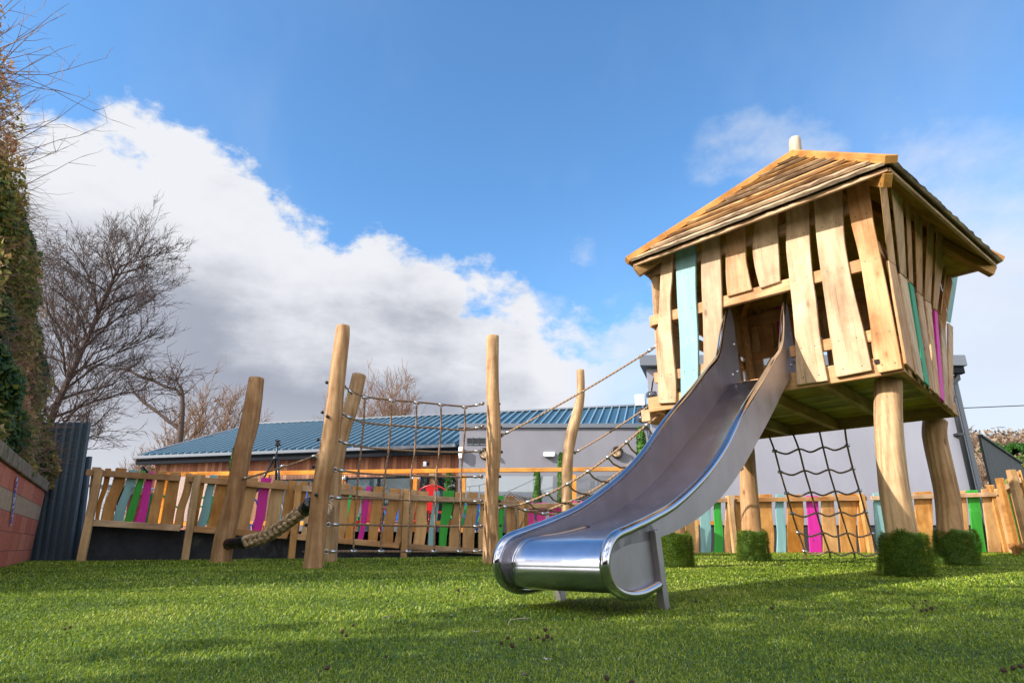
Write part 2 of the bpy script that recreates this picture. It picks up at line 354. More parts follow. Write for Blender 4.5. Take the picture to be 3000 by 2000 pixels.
def tube_vf(P, rad, seg=8, cap=True, rf=None):
    P = [Vector(p) for p in P]; n = len(P); rad = rad if isinstance(rad, (list, tuple)) else [rad] * n
    V, Fc, UV = [], [], []; t0 = (P[1] - P[0]).normalized(); ref = Vector((0, 0, 1)) if abs(t0.z) < .9 else Vector((1, 0, 0))
    nx = t0.cross(ref).normalized(); L = 0
    for i in range(n):
        t = (P[min(i + 1, n - 1)] - P[max(i - 1, 0)]).normalized(); nx = (nx - t * nx.dot(t)).normalized(); ny = t.cross(nx)
        if i: L += (P[i] - P[i - 1]).length
        for j in range(seg):
            a = 2 * math.pi * j / seg; r = rad[i] * (rf(i, a, L) if rf else 1)
            V.append(P[i] + (nx * math.cos(a) + ny * math.sin(a)) * r); UV.append((j / seg, L))
    for i in range(n - 1):
        for j in range(seg):
            k = (j + 1) % seg; Fc.append((i * seg + j, i * seg + k, (i + 1) * seg + k, (i + 1) * seg + j))
    if cap:
        Fc.append(tuple(range(seg - 1, -1, -1))); Fc.append(tuple(range((n - 1) * seg, n * seg)))
    return V, Fc, UV
def tube(name, P, rad, m, parent=None, seg=8, smooth=True, rf=None, M=None):
    V, Fc, UV = tube_vf(P, rad, seg, rf=rf); return mesh_obj(name, V, Fc, m, parent, M, smooth=smooth, uvs=UV)
def tubes(name, lst, m, parent=None, seg=6, smooth=True):
    V, Fc, UV = [], [], []
    for P, r in lst:
        v, f, u = tube_vf(P, r, seg); n = len(V); V += v; UV += u; Fc += [tuple(i + n for i in q) for q in f]
    return mesh_obj(name, V, Fc, m, parent, smooth=smooth, uvs=UV)
def log_mesh(name, P, Rr, m, parent=None, seg=20, seed=0):
    """hewn trunk: facets, swellings and a chamfered, slightly domed end"""
    Q = catmull(P, 7); k = len(P) - 1; rr = []
    for i in range(len(Q)):
        t = i / 7; a = min(int(t), k - 1); rr.append(Rr[a] + (Rr[a + 1] - Rr[a]) * (t - a))
    Q = list(Q); d = (Q[-1] - Q[-2]).normalized(); Q.append(Q[-1] + d * .012); rr.append(rr[-1] * .90)
    def rf(i, a, L):
        return 1 + .055 * noise.noise(Vector((math.cos(a) * 1.1 + seed * 9.1, math.sin(a) * 1.1, L * 1.3))) * 2 + .03 * math.cos(5 * a + seed + 1.2 * noise.noise(Vector((L * .8, seed, 0)))) + .02 * noise.noise(Vector((math.cos(a) * 4 + seed, math.sin(a) * 4, L * 5)))
    V, Fc, UV = tube_vf(Q, rr, seg, rf=rf)
    # keep local z along the trunk for the grain
    o = Q[0]; M = Matrix.Translation(o); V = [v - o for v in V]
    o = mesh_obj(name, V, Fc, m, parent, M, smooth=True); o.data.polygons[-1].use_smooth = False; return o
# ------------------------------------------------------------------ ground
def ground():
    ys = [-30, -6, -.8, 1, 3, 5.2, 6, 7, 8, 9, 10, 11, 12, 16, 30, 80, 300, 900]; xs = [-600, -80, -20, -8, -4, 0, 4, 8, 20, 80, 600]
    V = [(x, y, gz(y) - (0.0 if y < 13 else 0.02)) for y in ys for x in xs]; n = len(xs)
    Fc = [(j * n + i, j * n + i + 1, (j + 1) * n + i + 1, (j + 1) * n + i) for j in range(len(ys) - 1) for i in range(n - 1)]
    def b(k, bs):
        n1 = k.noise(oco(k), 60, 4, .7); n2 = k.noise(oco(k), .8, 4, .6)
        c = k.ramp(n1, [(.3, (.018, .05, .006)), (.7, (.06, .13, .015))]); c = k.mix(k.smooth(n2, .4, .7, 0, .4), c, (.08, .10, .03)); k.l.new(c, bs.inputs['Base Color'])
    o = mesh_obj('ground', V, Fc, mat('turf_backing', (.04, .09, .01), .9, build=b)); o['kind'] = 'structure'
ground()
def blades(n, pos, hgt, wid, m, name, lean=.55, up=None, tint=None):
    """n curved blades (two quads each) rooted at pos"""
    a = rng.uniform(0, 2 * math.pi, n); d = np.stack([np.cos(a), np.sin(a), np.zeros(n)], 1); s = np.stack([-np.sin(a), np.cos(a), np.zeros(n)], 1)
    if up is None: up = np.tile([0., 0, 1], (n, 1))
    ln = rng.uniform(.15, 1.0, n) * lean; h = (hgt * rng.uniform(.6, 1.15, n))[:, None]; w = (wid * rng.uniform(.7, 1.3, n))[:, None] / 2
    c1 = pos + up * h * .55 + d * h * (ln * .35)[:, None]; c2 = pos + up * h * (1 - .35 * ln[:, None]) + d * h * ln[:, None] * 1.2
    V = np.stack([pos - s * w, pos + s * w, c1 - s * w * .85, c1 + s * w * .85, c2 - s * w * .2, c2 + s * w * .2], 1).reshape(-1, 3)
    b = np.arange(n)[:, None] * 6; Fc = np.concatenate([b + [0, 1, 3, 2], b + [2, 3, 5, 4]], 1).reshape(-1, 4)
    if tint is None: tint = np.clip(rng.normal(.42, .2, n), 0, 1)
    return mesh_obj(name, V, Fc, m, tint=np.repeat(tint, 6))
def turf():
    P, H_, W_, T = [], [], [], []
    # (y0, y1, blades per m2, height, width): coarser with distance, as the eye merges them
    for y0, y1, den, h, w in ((1.25, 1.8, 32000, .0125, .0021), (1.8, 2.6, 21000, .0135, .0026), (2.6, 4, 9500, .016, .0038), (4, 6.5, 3400, .020, .0065), (6.5, 12.2, 1300, .028, .011)):
        hw = lambda y: .88 * y + .35
        xa = hw(y1); n = int((y1 - y0) * 2 * xa * den); x = rng.uniform(-xa, xa, n); y = rng.uniform(y0, y1, n)
        k = np.abs(x) < hw(y) ; x = x[k]; y = y[k]
        k = (y < 7.6 + (x + 5.5) * .33) | (x > 0)          # stay inside the fence
        k &= x > -4.9 - np.clip(y - 6.1, -1.5, 3) * .60
        x = x[k]; y = y[k]; z = .017 * np.clip(y - 5.2, 0, 6.8) - .026 * np.clip(5.2 - y, 0, 6) - .002
        P.append(np.stack([x, y, z], 1)); H_.append(np.full(len(x), h)); W_.append(np.full(len(x), w))
    P = np.concatenate(P); H_ = np.concatenate(H_); W_ = np.concatenate(W_); n = len(P)
    sh = np.array([noise.noise(Vector((p[0] * 2.3, p[1] * 2.3, 0))) for p in P[::1]]) if n < 400000 else np.zeros(n)
    sh2 = np.array([noise.noise(Vector((p[0] * .7 + 5, p[1] * .9, 3))) for p in P]); t = np.clip(rng.normal(.45, .24, n) + sh * .26 + sh2 * .28, 0, 1)
    H_ = H_ * (1 + .25 * sh)
    o = blades(n, P, H_, W_, TURF, 'artificial_grass', 1.35, tint=t); tag(o, None, None, kind='stuff')
turf()

# ------------------------------------------------------------------ tower
FLc = Vector((1.471, 6.165, 1.5)); D = Vector((.737, -.677, 0)).normalized(); NF = Vector((D.y, -D.x, 0))      # along the front, outward normal
FRc = FLc + D * 2.14; E_ = Vector((-NF.x, -NF.y, 0)); NR = D.copy(); EL = 2.37
BRc = FRc + E_ * EL; BLc = FLc + E_ * EL; UP = Vector((0, 0, 1))
tower = thing('playhouse', 'raised timber playhouse on four log legs with waney board roof and steel slide', 'playhouse', (FLc + (BRc - FLc) * .5).to_tuple()[:2] + (0,))
def z4(x, y): return 1800 + x / 1.9125, 380 + y / 1.9125
def z5(x, y): return 2500 + x / 2.036, 480 + y / 2.036
def z6(x, y): return 1900 + x / 2.138, 1150 + y / 2.138
# front boards: outlines read off the photo, laid in the front wall's plane
def front_board(L, Rr, m, th=.032, off=.03):
    p0 = FLc + NF * off; out = []
    Mx = frame(p0, D, -NF, UP)          # local x along the wall, -y outwards
    def loc(q):
        w_ = on(*z4(*q), p0 + NF * th, NF); return ((w_ - p0).dot(D), w_.z - p0.z)
    l = [loc(q) for q in L]; r = [loc(q) for q in Rr]
    def smooth_side(S):
        Q = catmull([Vector((a, 0, b)) for a, b in S], 5); return [(q.x, q.z) for q in Q]
    o = smooth_side(l) ; o2 = smooth_side(r)
    outline = o + o2[::-1]
    V = outline; area = sum(V[i][0] * V[(i + 1) % len(V)][1] - V[(i + 1) % len(V)][0] * V[i][1] for i in range(len(V)))
    if area < 0: outline = outline[::-1]
    bd = prism('wall_board', outline, -th, Mx, m, tower, bevel=.007)
    zs = [z for _, z in outline]; sc = []
    for zz in (min(zs) + .06, .33, .96, 1.38):
        if not min(zs) + .04 < zz < max(zs) - .05: continue
        a_, b_ = interp(zz, sorted((z, u) for u, z in o)), interp(zz, sorted((z, u) for u, z in o2))
        for f_ in (.24, .76): u_ = a_ + (b_ - a_) * f_; sc.append(((u_ - .005, -th - .0015 - .002, zz - .005), (u_ + .005, -th + .001, zz + .005)))
    if sc: boxes('screw_heads', sc, MATS.get('screw') or mat('screw', (.10, .09, .08), .4, .8), bd, Mx, .002)
    return bd
FB = [
 ([(243, 1533), (240, 1200), (248, 1000), (262, 700)], [(343, 1528), (343, 1400), (320, 1150), (312, 950), (320, 850), (330, 660)], OAK),
 ([(372, 1570), (365, 1200), (350, 950), (338, 640)], [(466, 1540), (468, 1200), (455, 900), (455, 600)], TURQ),
 ([(500, 1500), (495, 1100), (485, 850), (485, 600)], [(600, 1480), (600, 900), (585, 560)], OAK),
 ([(632, 935), (622, 800), (622, 560)], [(770, 895), (750, 800), (735, 700), (735, 500)], OAK),
 ([(815, 888), (785, 770), (772, 650), (790, 500)], [(927, 850), (921, 700), (913, 560), (918, 430)], OAK),
 ([(1020, 1430), (1005, 1100), (975, 800), (960, 650), (962, 410)], [(1195, 1405), (1150, 1150), (1128, 950), (1107, 800), (1093, 600), (1088, 370)], OAK),
 ([(1240, 1387), (1205, 1150), (1163, 850), (1130, 600), (1113, 345)], [(1443, 1347), (1402, 1150), (1335, 880), (1293, 650), (1281, 500), (1278, 310)], OAK),
 ([(1480, 1362), (1445, 1250), (1432, 1100), (1402, 900), (1368, 700), (1320, 500), (1297, 290)], [(1615, 1337), (1570, 1100), (1520, 850), (1478, 650), (1440, 450), (1418, 230)], OAK)]
for L, Rr, m in FB: front_board(L, Rr, m)
bt = FLc + NF * .068 + D * 2.00 + UP * .10
box('drilled_hole', (-.018, -.004, -.018), (.018, 0, .018), mat('hole_dark', (.02, .012, .008), .9), tower, frame(bt, D, -NF, UP), bevel=0)
# right wall: boards kinked outwards above the middle rail
kz = 2.21
TR0 = FRc + NR * .03; OUT = .30
def right_pt(q, upper):
    x, y = z5(*q)
    if not upper: return on(x, y, TR0 + NR * .035, NR)
    k0 = TR0 + NR * .035 + UP * (kz - 1.5); tz = Vector((NR.x * OUT, NR.y * OUT, 1)).normalized(); nn = E_.cross(tz).normalized()
    return on(x, y, k0, nn)
def right_board(q4, upper, m, th=.022):
    P = [right_pt(q, upper) for q in q4]           # near bottom, far bottom, far top, near top
    tz = Vector((NR.x * OUT, NR.y * OUT, 1)).normalized() if upper else UP
    nn = E_.cross(tz).normalized(); nn = nn if nn.dot(NR) > 0 else -nn
    o0 = P[0]; Mx = frame(o0, E_, -nn if E_.cross(-nn).dot(tz) > 0 else nn, tz)
    out = [((p - o0).dot(E_), (p - o0).dot(tz)) for p in P]
    yv = Vector(Mx.col[1][:3]); th = -th if yv.dot(nn) < 0 else th
    if upper: th = math.copysign(.009, th)
    # push the board inwards by its thickness: its traced face is the outer one
    return prism('wall_board', out, -abs(th) if yv.dot(nn) > 0 else abs(th), Mx, m, tower, bevel=.006)
def zA(x, y): return ((2540 + x / 4.127 - 2500) * 2.036, (520 + y / 4.127 - 480) * 2.036)
def zB(x, y): return ((2560 + x / 4.125 - 2500) * 2.036, (850 + y / 4.125 - 480) * 2.036)
kink = [right_pt(zA(350, 1065), False), right_pt(zA(482, 1220), False), right_pt(zB(768, 250), False), right_pt(zB(868, 345), False)]
kz = sum(p.z for p in kink) / 4
RB = [((zB(400, 885), zB(497, 990), zA(352, 1065), zA(262, 1000)), 0, OAK), ((zA(262, 1000), zA(352, 1065), zA(240, 80), zA(160, 60)), 1, OAK),
 ((zB(525, 1010), zB(610, 1110), zA(486, 1235), zA(402, 1155)), 0, OAK), ((zA(402, 1145), zA(482, 1220), zA(430, 250), zA(300, 130)), 1, OAK),
 ((zB(625, 1110), zB(678, 1165), zA(565, 1310), zA(517, 1265)), 0, DGREEN), ((zA(512, 1250), zA(562, 1295), zA(527, 370), zA(472, 270)), 1, OAK),
 ((zB(690, 1185), zB(748, 1240), zA(676, 1440), zA(618, 1382)), 0, OAK), ((zA(606, 1370), zA(671, 1425), zA(672, 500), zA(580, 390)), 1, OAK),
 ((zB(760, 1240), zB(808, 1300), zB(692, 160), zB(632, 125)), 0, OAK), ((zA(700, 1475), zA(772, 1515), zA(818, 600), zA(738, 540)), 1, OAK),
 ((zB(812, 1300), zB(860, 1350), zB(770, 262), zB(736, 235)), 0, MAG), ((zB(722, 215), zB(768, 250), zA(965, 730), zA(850, 610)), 1, OAK),
 ((zB(868, 1375), zB(912, 1410), zB(868, 352), zB(812, 292)), 0, OAK), ((zB(812, 282), zB(866, 345), zA(1052, 820), zA(990, 750)), 1, OAK),
 ((zB(920, 1420), zB(965, 1465), zB(960, 440), zB(905, 396)), 0, OAK), ((zB(885, 372), zB(930, 397), zA(1142, 925), zA(1085, 870)), 1, TURQ)]
for q4, up_, m in RB: right_board(q4, up_, m)
# back and left walls (seen through the gaps)
def lb(p, x, nrm, u0, u1, z0, z1, m, th=.03, name='wall_board'):
    yv = -nrm if x.cross(-nrm).dot(UP) > 0 else nrm
    s = 1 if yv.dot(nrm) > 0 else -1
    return prism(name, [(u0, z0), (u1, z0), (u1 + .02, (z0 + z1) / 2), (u1, z1), (u0, z1), (u0 - .02, (z0 + z1) / 2)], th * s, frame(p, x, yv, UP), m, tower, bevel=.005)
def z55(x, y): return 2000 + x / 3.136, 800 + y / 3.136
def back_uv(x, y): p = on(*z55(x, y), BLc, NF); return (p - BLc).dot(D), p.z - 1.5
bkz = back_uv(700, 385)[1]; print('back rail z', bkz, back_uv(700, 760), back_uv(600, 930))
for xa, xb, ya, yb2, m in ((552, 628, 300, 960, OAK), (676, 822, 300, 745, OAK), (852, 905, 300, 745, MAG)):
    q_ = [back_uv(xa + 35, yb2), back_uv(xb + 38 if xa < 600 else xb + 15, yb2), back_uv(xb, ya), back_uv(xa, ya)]
    prism('wall_board', q_, .03, frame(BLc, D, -NF, UP), m, tower, bevel=.004)
for u0, u1, m in [(.04, .22, OAK), (1.42, 1.64, OAK), (1.74, 1.90, OAK), (1.96, 2.12, OAK)]: lb(BLc, D, -NF, u0, u1, .02, 1.5, m)
for k_ in range(9): lb(BLc - NF * .04, D, -NF, .02 + k_ * .237, .02 + k_ * .237 + .225, 1.12, 1.62, OAK)
for k_ in range(9): lb(FLc + D * .05, E_, -NR, .06 + k_ * .255, .06 + k_ * .255 + .235, 1.05, 1.60, OAK)
for u0, u1, m in [(.70, .90, OAK), (1.02, 1.26, OAK)]: lb(BLc, D, -NF, u0, u1, .02, 1.5, m)
for u0, u1, m in [(.1, .32, OAK), (.42, .62, OAK), (1.72, 1.94, OAK), (2.02, 2.24, OAK)]: lb(FLc, E_, -NR, u0, u1, .05, 1.45, m)
for q_ in ([(2.10, .70), (2.15, .72), (2.27, 1.12), (2.27, 1.52), (2.10, 1.52)], [(2.275, 1.14), (2.38, 1.46), (2.38, 1.52), (2.275, 1.52)]): prism('wall_board', q_, .03, frame(BLc, D, -NF, UP), OAK, tower, bevel=.004)
# rails, corner studs, deck
FRM = OAKX
beam('lintel', FLc + UP * .95 + NF * .012, FRc + UP * .95 + NF * .012 - D * .05, .045, .11, FRM, tower)
beam('wall_rail', FLc + UP * 1.50, FRc + UP * 1.50, .05, .10, FRM, tower)
beam('wall_rail', FLc + UP * .33 + NF * .01, FLc + UP * .33 + D * .62 + NF * .01, .04, .10, FRM, tower)
beam('wall_rail', FRc + UP * .33 + NF * .01 - D * .8, FRc + UP * .33 + NF * .01, .04, .10, FRM, tower)
beam('wall_rail', FRc + UP * (kz - 1.5) + NR * .005, BRc + UP * (kz - 1.5) + NR * .005, .04, .11, FRM, tower)
beam('wall_rail', FRc + UP * .25 + NR * .005, BRc + UP * .25 + NR * .005, .04, .09, FRM, tower)
beam('wall_rail', BLc + UP * back_uv(700, 760)[1], BRc + UP * back_uv(700, 760)[1], .05, .10, FRM, tower)
beam('wall_rail', BLc + UP * 1.55, BRc + UP * 1.55, .06, .16, FRM, tower)
beam('wall_rail', FLc + UP * .95 - NR * .005, BLc + UP * .95 - NR * .005, .05, .11, FRM, tower)
beam('wall_rail', FLc + UP * .35 - NR * .005, BLc + UP * .35 - NR * .005, .05, .10, FRM, tower)
for c in (FLc + D * .06 + E_ * .06, FRc - D * .06 + E_ * .06, BLc + D * .06 - E_ * .06, BRc - D * .06 - E_ * .06):
    beam('corner_stud', c + UP * .12, c + UP * 1.65, .09, .09, OAK, tower, up=(0, 1, 0))
beam('edge_beam', FLc + UP * .07 - D * .10, FRc + UP * .07 + D * .03, .05, .15, FRM, tower)
beam('edge_beam', FRc + UP * .07 + NR * .0 + E_ * .026, BRc + UP * .07, .05, .14, FRM, tower)
beam('edge_beam', BLc + UP * .07, BRc + UP * .07, .05, .14, SOFTJ, tower)
beam('edge_beam', FLc + UP * .07 + E_ * .026, BLc + UP * .07, .05, .14, FRM, tower)
beam('edge_beam', FLc + UP * -.02 - D * .17 + E_ * .0 - NF * .03, FLc + UP * .02 - D * .17 + E_ * 1.9, .10, .12, FRM, tower)
for a in (.42, .98, 1.54):
    beam('joist', FLc + D * a + E_ * .03 + UP * .055, BLc + D * a - E_ * .03 + UP * .055, .065, .11, SOFTJ, tower)
for i in range(17):
    t = .03 + i * .138; beam('floor_board', FLc + E_ * (t + .066) + UP * .135 + D * .03, FRc + E_ * (t + .066) + UP * .135 - D * .03, .130, .024, SOFT, tower, bevel=.003)
# legs with turf wraps
legs = [
 ([(2652, 1690), (2640, 1560), (2618, 1420), (2605, 1260), (2598, 1095)], 5.01, [.116, .110, .108, .104, .100], (2655, 2645), 124, 106, (1560, 1685)),
 ([(2792, 1655), (2784, 1560), (2776, 1460), (2757, 1370), (2738, 1280), (2730, 1190)], 6.70, [.118, .118, .118, .116, .115, .115], (2798, 2798), 55, 49, (1555, 1653)),
 ([(2205, 1650), (2200, 1520), (2193, 1420), (2187, 1320), (2180, 1270)], 7.70, [.11, .108, .104, .095, .088], (2208, 2204), 40, 36, (1556, 1645)),
 ([(1983, 1670), (1978, 1540), (1972, 1380), (1975, 1200)], 6.28, [.092, .09, .09, .09], (1984, 1980), 41, 37, (1562, 1669))]
def collar(cx0, cx1, w0, w1, y1, y0, Y, i, par):
    b = at(cx0, y0, Y); t = at(cx1, y1, Y); s = Y / F; z0 = gz(Y) - .01
    rb, rt = w0 * s * (1.0 if w0 > 100 else 1.0), w1 * s
    if w0 > 100: rb, rt = w0 * s / 2, w1 * s / 2
    b.z = z0; k = 26; Q = [b + (t - b) * (j / 8) for j in range(9)]; rr = [(rb + (rt - rb) * j / 8) * (.93 if j < 7 else .88) - .008 for j in range(9)]
    c = tube('turf_wrap', Q, rr, mat('wrap_backing', (.06, .12, .02), .9), par, seg=k)
    n = 11000; a = rng.uniform(0, 2 * math.pi, n); h_ = rng.uniform(-.03, 1.0, n) * (1 + .05 * np.sin(a * 2 + Y * 5) + .03 * np.sin(a * 5)); r_ = (rb + (rt - rb) * h_ - .006) * (1 + .07 * np.sin(a * 3 + Y) * np.cos(h_ * 5) + .05 * np.sin(a * 7 + Y * 3 + h_ * 9) + .08 * (1 - h_) ** 4 - .10 * np.clip(h_ - .85, 0, 1) / .15)
    pos = np.array(b)[None] + (np.array(t) - np.array(b))[None] * h_[:, None]; rad = np.stack([np.cos(a), np.sin(a), np.zeros(n)], 1)
    pos = pos + rad * r_[:, None]; upv = rad * .85 + np.array([0, 0, .25])[None] + rng.normal(0, .16, (n, 3)); upv /= np.linalg.norm(upv, axis=1)[:, None]
    nn_ = noise; t_ = np.array([noise.noise(Vector((p[0] * 16, p[1] * 16, p[2] * 16))) for p in pos])
    g = blades(n, pos, .046, .0050, COLLAR, 'turf_pile', .7, up=upv, tint=np.clip(rng.normal(.62, .25, n) + t_ * .3, 0, 1))
    g.parent = c; g.matrix_parent_inverse = parent_world(c).inverted(); g['kind'] = 'stuff'
for i, (P, Y, Rr, cx, w0, w1, ys) in enumerate(legs):
    pts_ = [at(x, y, Y) for x, y in P]; pts_[0].z = gz(Y) - .05; pts_[-1].z = 1.505
    lg = log_mesh('log_leg', pts_, Rr, LOG, tower, seed=i + 3)
    collar(cx[0], cx[1], w0, w1, ys[0], ys[1], Y, i, tower)
# ------------------------------------------------------------------ roof
ez = 3.04
eFL = Vector((1.268, 6.02, ez)); eFR = Vector((2.97, 4.24, ez + .0)); eBR = Vector((5.13, 6.02, ez)); eBL = Vector((3.055, 8.26, ez))
apx = at(2330, 462, 5.95); print('apex', apx, 'centre', (eFL + eBR) / 2, 'kink z', kz)
roof = bpy.data.objects.new('roof', None); COL.objects.link(roof)
def roof_face(A, B, C, n_courses, parent, rough_edges=True):
    """courses of lapped boards on triangle A-B (eave) C (apex)"""
    x = (B - A).normalized(); nrm = x.cross(C - A).normalized(); nrm = nrm if nrm.z > 0 else -nrm; up = nrm.cross(x); up = up if up.z > 0 else -up
    L = (B - A).length; Hh = (C - A).dot(up); cx = (C - A).dot(x)
    step = Hh / n_courses
    for i in range(n_courses):
        h0 = i * step; h1 = min(h0 + step * 1.25, Hh * .995); l0 = cx * h0 / Hh; r0 = L - (L - cx) * h0 / Hh
        if r0 - l0 < .12: continue
        V, Fc = [], []; n = max(3, int((r0 - l0) / .022)); lift0 = .060 + .006 * rng.uniform(); th = .028
        for j in range(n + 1):
            u = l0 + (r0 - l0) * j / n
            wob = noise.noise(Vector((u * 5, i * 7.3, A.x))) * .018 + noise.noise(Vector((u * 14, i * 3.3, A.x))) * .010 + noise.noise(Vector((u * 37, i * 3.3, A.x))) * .006 if rough_edges else 0
            um = cx + (u - cx) * (Hh - h1) / (Hh - h0) if h1 < Hh else cx
            pb = A + x * u + up * (h0 - .018 + wob); pt = A + x * um + up * h1
            V += [pb + nrm * (lift0 - th), pb + nrm * (lift0 + .012 * noise.noise(Vector((u * 9, i * 5., 3)))), pt + nrm * .012, pt + nrm * .004]
        for j in range(n):
            a = j * 4; b = a + 4
            Fc += [(a, b, b + 1, a + 1), (a + 1, b + 1, b + 2, a + 2), (a + 3, a + 2, b + 2, b + 3), (a, a + 3, b + 3, b)]
        Fc += [(0, 1, 2, 3), (n * 4 + 3, n * 4 + 2, n * 4 + 1, n * 4)]
        o0 = A + up * h0; Mx = frame(o0, x, up, x.cross(up)); Mi = Mx.inverted(); V = [Mi @ v for v in V]
        o = mesh_obj('roof_board', V, Fc, SHINGLE, parent, Mx); o.data.materials.append(SHINGLE_E)
        for j in range(n): o.data.polygons[j * 4].material_index = 1
roof.location = apx; roof.parent = tower; roof.matrix_parent_inverse = parent_world(tower).inverted()
rt_ = .0
roof_face(eFL, eFR, apx, 9, roof); roof_face(eFR, eBR, apx, 9, roof); roof_face(eBR, eBL, apx, 8, roof); roof_face(eBL, eFL, apx, 8, roof)
# soffit boarding
sv = [eFL, eFR, eBR, eBL, apx]; ctr = (eFL + eBR + eFR + eBL) / 4
V = [v + Vector((0, 0, .012)) + (ctr - v) * .012 for v in sv[:4]] + [apx - UP * .02]
V += [v - UP * .018 for v in V]
mesh_obj('roof_boarding', V, [(0, 1, 4), (1, 2, 4), (2, 3, 4), (3, 0, 4), (6, 5, 9), (7, 6, 9), (8, 7, 9), (5, 8, 9), (0, 5, 6, 1), (1, 6, 7, 2), (2, 7, 8, 3), (3, 8, 5, 0)], SOFT, roof)
def hip(A, B, w=.10):
    d_ = (B - A).normalized()
    beam('hip_board', A - d_ * .06 + UP * .075, B + UP * .06, w, .065, FASCIA, roof, bevel=.004)
for c in (eFL, eFR, eBR, eBL): hip(c, apx)
for c in (eFL, eFR, eBR, eBL):
    q = c + (ctr - c) * .04; d_ = (apx - q).normalized(); beam('hip_rafter', q - UP * .07 - d_ * .03, apx - UP * .12, .07, .11, SOFTJ, roof)
for a, b_ in ((eFL, eFR), (eFR, eBR), (eBR, eBL), (eBL, eFL)):
    d_ = (b_ - a).normalized(); beam('eave_trim', a + (ctr - a) * .012 - UP * .008, b_ + (ctr - b_) * .012 - UP * .008, .03, .035, OAKX, roof)
fin_b = at(2333, 478, 5.95); fin_t = at(2329, 409, 5.95); log_mesh('finial_log', [fin_b - UP * .15, (fin_b + fin_t) / 2, fin_t], [.062, .066, .062], wood('weathered_log', (.62, .52, .40), (.38, .29, .20), knots=False), roof, seed=9)

# ------------------------------------------------------------------ slide
Us = Vector((.61566, .78801, 0)); Vs = Vector((.78801, -.61566, 0)); Cs = Vector((2.25528, 5.45106, 0)); SW = .52
def SP3(s, z, v=0): return Cs + Us * s + Vs * v + UP * z
slide = thing('slide', 'stainless steel slide running down from the playhouse doorway onto the turf', 'slide', tuple(SP3(-2.95, 0)))
rail = [(.10, 2.435), (-.10, 2.16), (-.33, 1.82), (-.65, 1.61), (-1.0, 1.385), (-1.56, 1.04), (-1.93, .78), (-2.30, .575), (-2.71, .405), (-3.0, .322), (-3.20, .275), (-3.36, .232), (-3.425, .145), (-3.385, .062), (-3.28, .022), (-3.13, .018), (-2.96, .045)]
bed = [(.14, 1.66), (-.05, 1.63), (-.30, 1.50), (-.68, 1.262), (-1.1, 1.01), (-1.51, .772), (-1.80, .62), (-2.07, .497), (-2.40, .382), (-2.72, .305), (-3.0, .262), (-3.18, .245), (-3.29, .222), (-3.355, .165), (-3.365, .11), (-3.325, .055), (-3.25, .035)]
def cr2(P, n=8): return [(q.x, q.z) for q in catmull([Vector((a, 0, b)) for a, b in P], n)]
railc, bedc = cr2(rail, 7), cr2(bed, 7)
V, Fc = [], []
for s, z in bedc: V += [SP3(s, z, -SW / 2 + .002), SP3(s, z, SW / 2 - .002)]
n = len(bedc)
for s, z in bedc: V += [SP3(s, z - .014, -SW / 2 + .002), SP3(s, z - .014, SW / 2 - .002)]
for i in range(n - 1):
    a = 2 * i; b_ = 2 * n + a; Fc += [(a, a + 1, a + 3, a + 2), (b_ + 2, b_ + 3, b_ + 1, b_)]
mesh_obj('chute_bed', V, Fc, STEELB, slide, smooth=True)
def side_panel(v, sgn):
    """sheet between rail and bed, closed at the exit to the D-shaped loop"""
    top = [q for q in railc]; kk = 7 * 11 + 3
    upper = top[:kk]; lower = [(s, z - .012) for s, z in bedc[:7 * 12]]
    V, Fc = [], []
    # ladder of quads matched by arclength share
    m_ = 60
    def samp(P, t):
        x = t * (len(P) - 1); i = min(int(x), len(P) - 2); f = x - i; return (P[i][0] + (P[i + 1][0] - P[i][0]) * f, P[i][1] + (P[i + 1][1] - P[i][1]) * f)
    lo_at = lambda s: interp(-s, [(-a, b) for a, b in lower])
    back = 0.155
    for i in range(m_ + 1):
        s, z = samp(upper, i / m_); zl = lo_at(s) - .02
        if s > -.33: sl = s + (back - s) * 0; 
        V += [SP3(s, z, v), SP3(s, min(zl, z - .004), v), SP3(s, z, v + sgn * .006), SP3(s, min(zl, z - .004), v + sgn * .006)]
    for i in range(m_):
        a = 4 * i; b = a + 4; Fc += [(a, b, b + 1, a + 1), (a + 3, b + 3, b + 2, a + 2), (a, a + 2, b + 2, b), (a + 1, b + 1, b + 3, a + 3)]
    Fc += [(0, 1, 3, 2)]
    return mesh_obj('side_panel', V, Fc, STEELS, slide)
def cheek(v, sgn):
    """upright wing by the doorway: from the high rail back to the house wall"""
    pts = [(.10, 2.42), (.145, 2.415), (.19, 2.33), (.20, 2.1), (.20, 1.64), (-.05, 1.60), (-.33, 1.49), (-.33, 1.80), (-.10, 2.15)]
    V = [SP3(s, z, v + sgn * .0065) for s, z in pts] + [SP3(s, z, v + sgn * .0005) for s, z in pts]; k = len(pts)
    Fc = [tuple(range(k)), tuple(range(2 * k - 1, k - 1, -1))] + [(i, i + k, (i + 1) % k + k, (i + 1) % k) for i in range(k)]
    return mesh_obj('doorway_cheek', V, Fc, STEELS, slide)
def exit_plate(v, sgn):
    pts = [(s, z) for s, z in railc[7 * 9:]]; pts += [(-2.95, .28)]
    V = [SP3(s, z, v) for s, z in pts] + [SP3(s, z, v + sgn * .005) for s, z in pts]; k = len(pts)
    Fc = [tuple(range(k)), tuple(range(2 * k - 1, k - 1, -1))] + [(i, i + k, (i + 1) % k + k, (i + 1) % k) for i in range(k)]
    return mesh_obj('exit_plate', V, Fc, STEELS, slide)
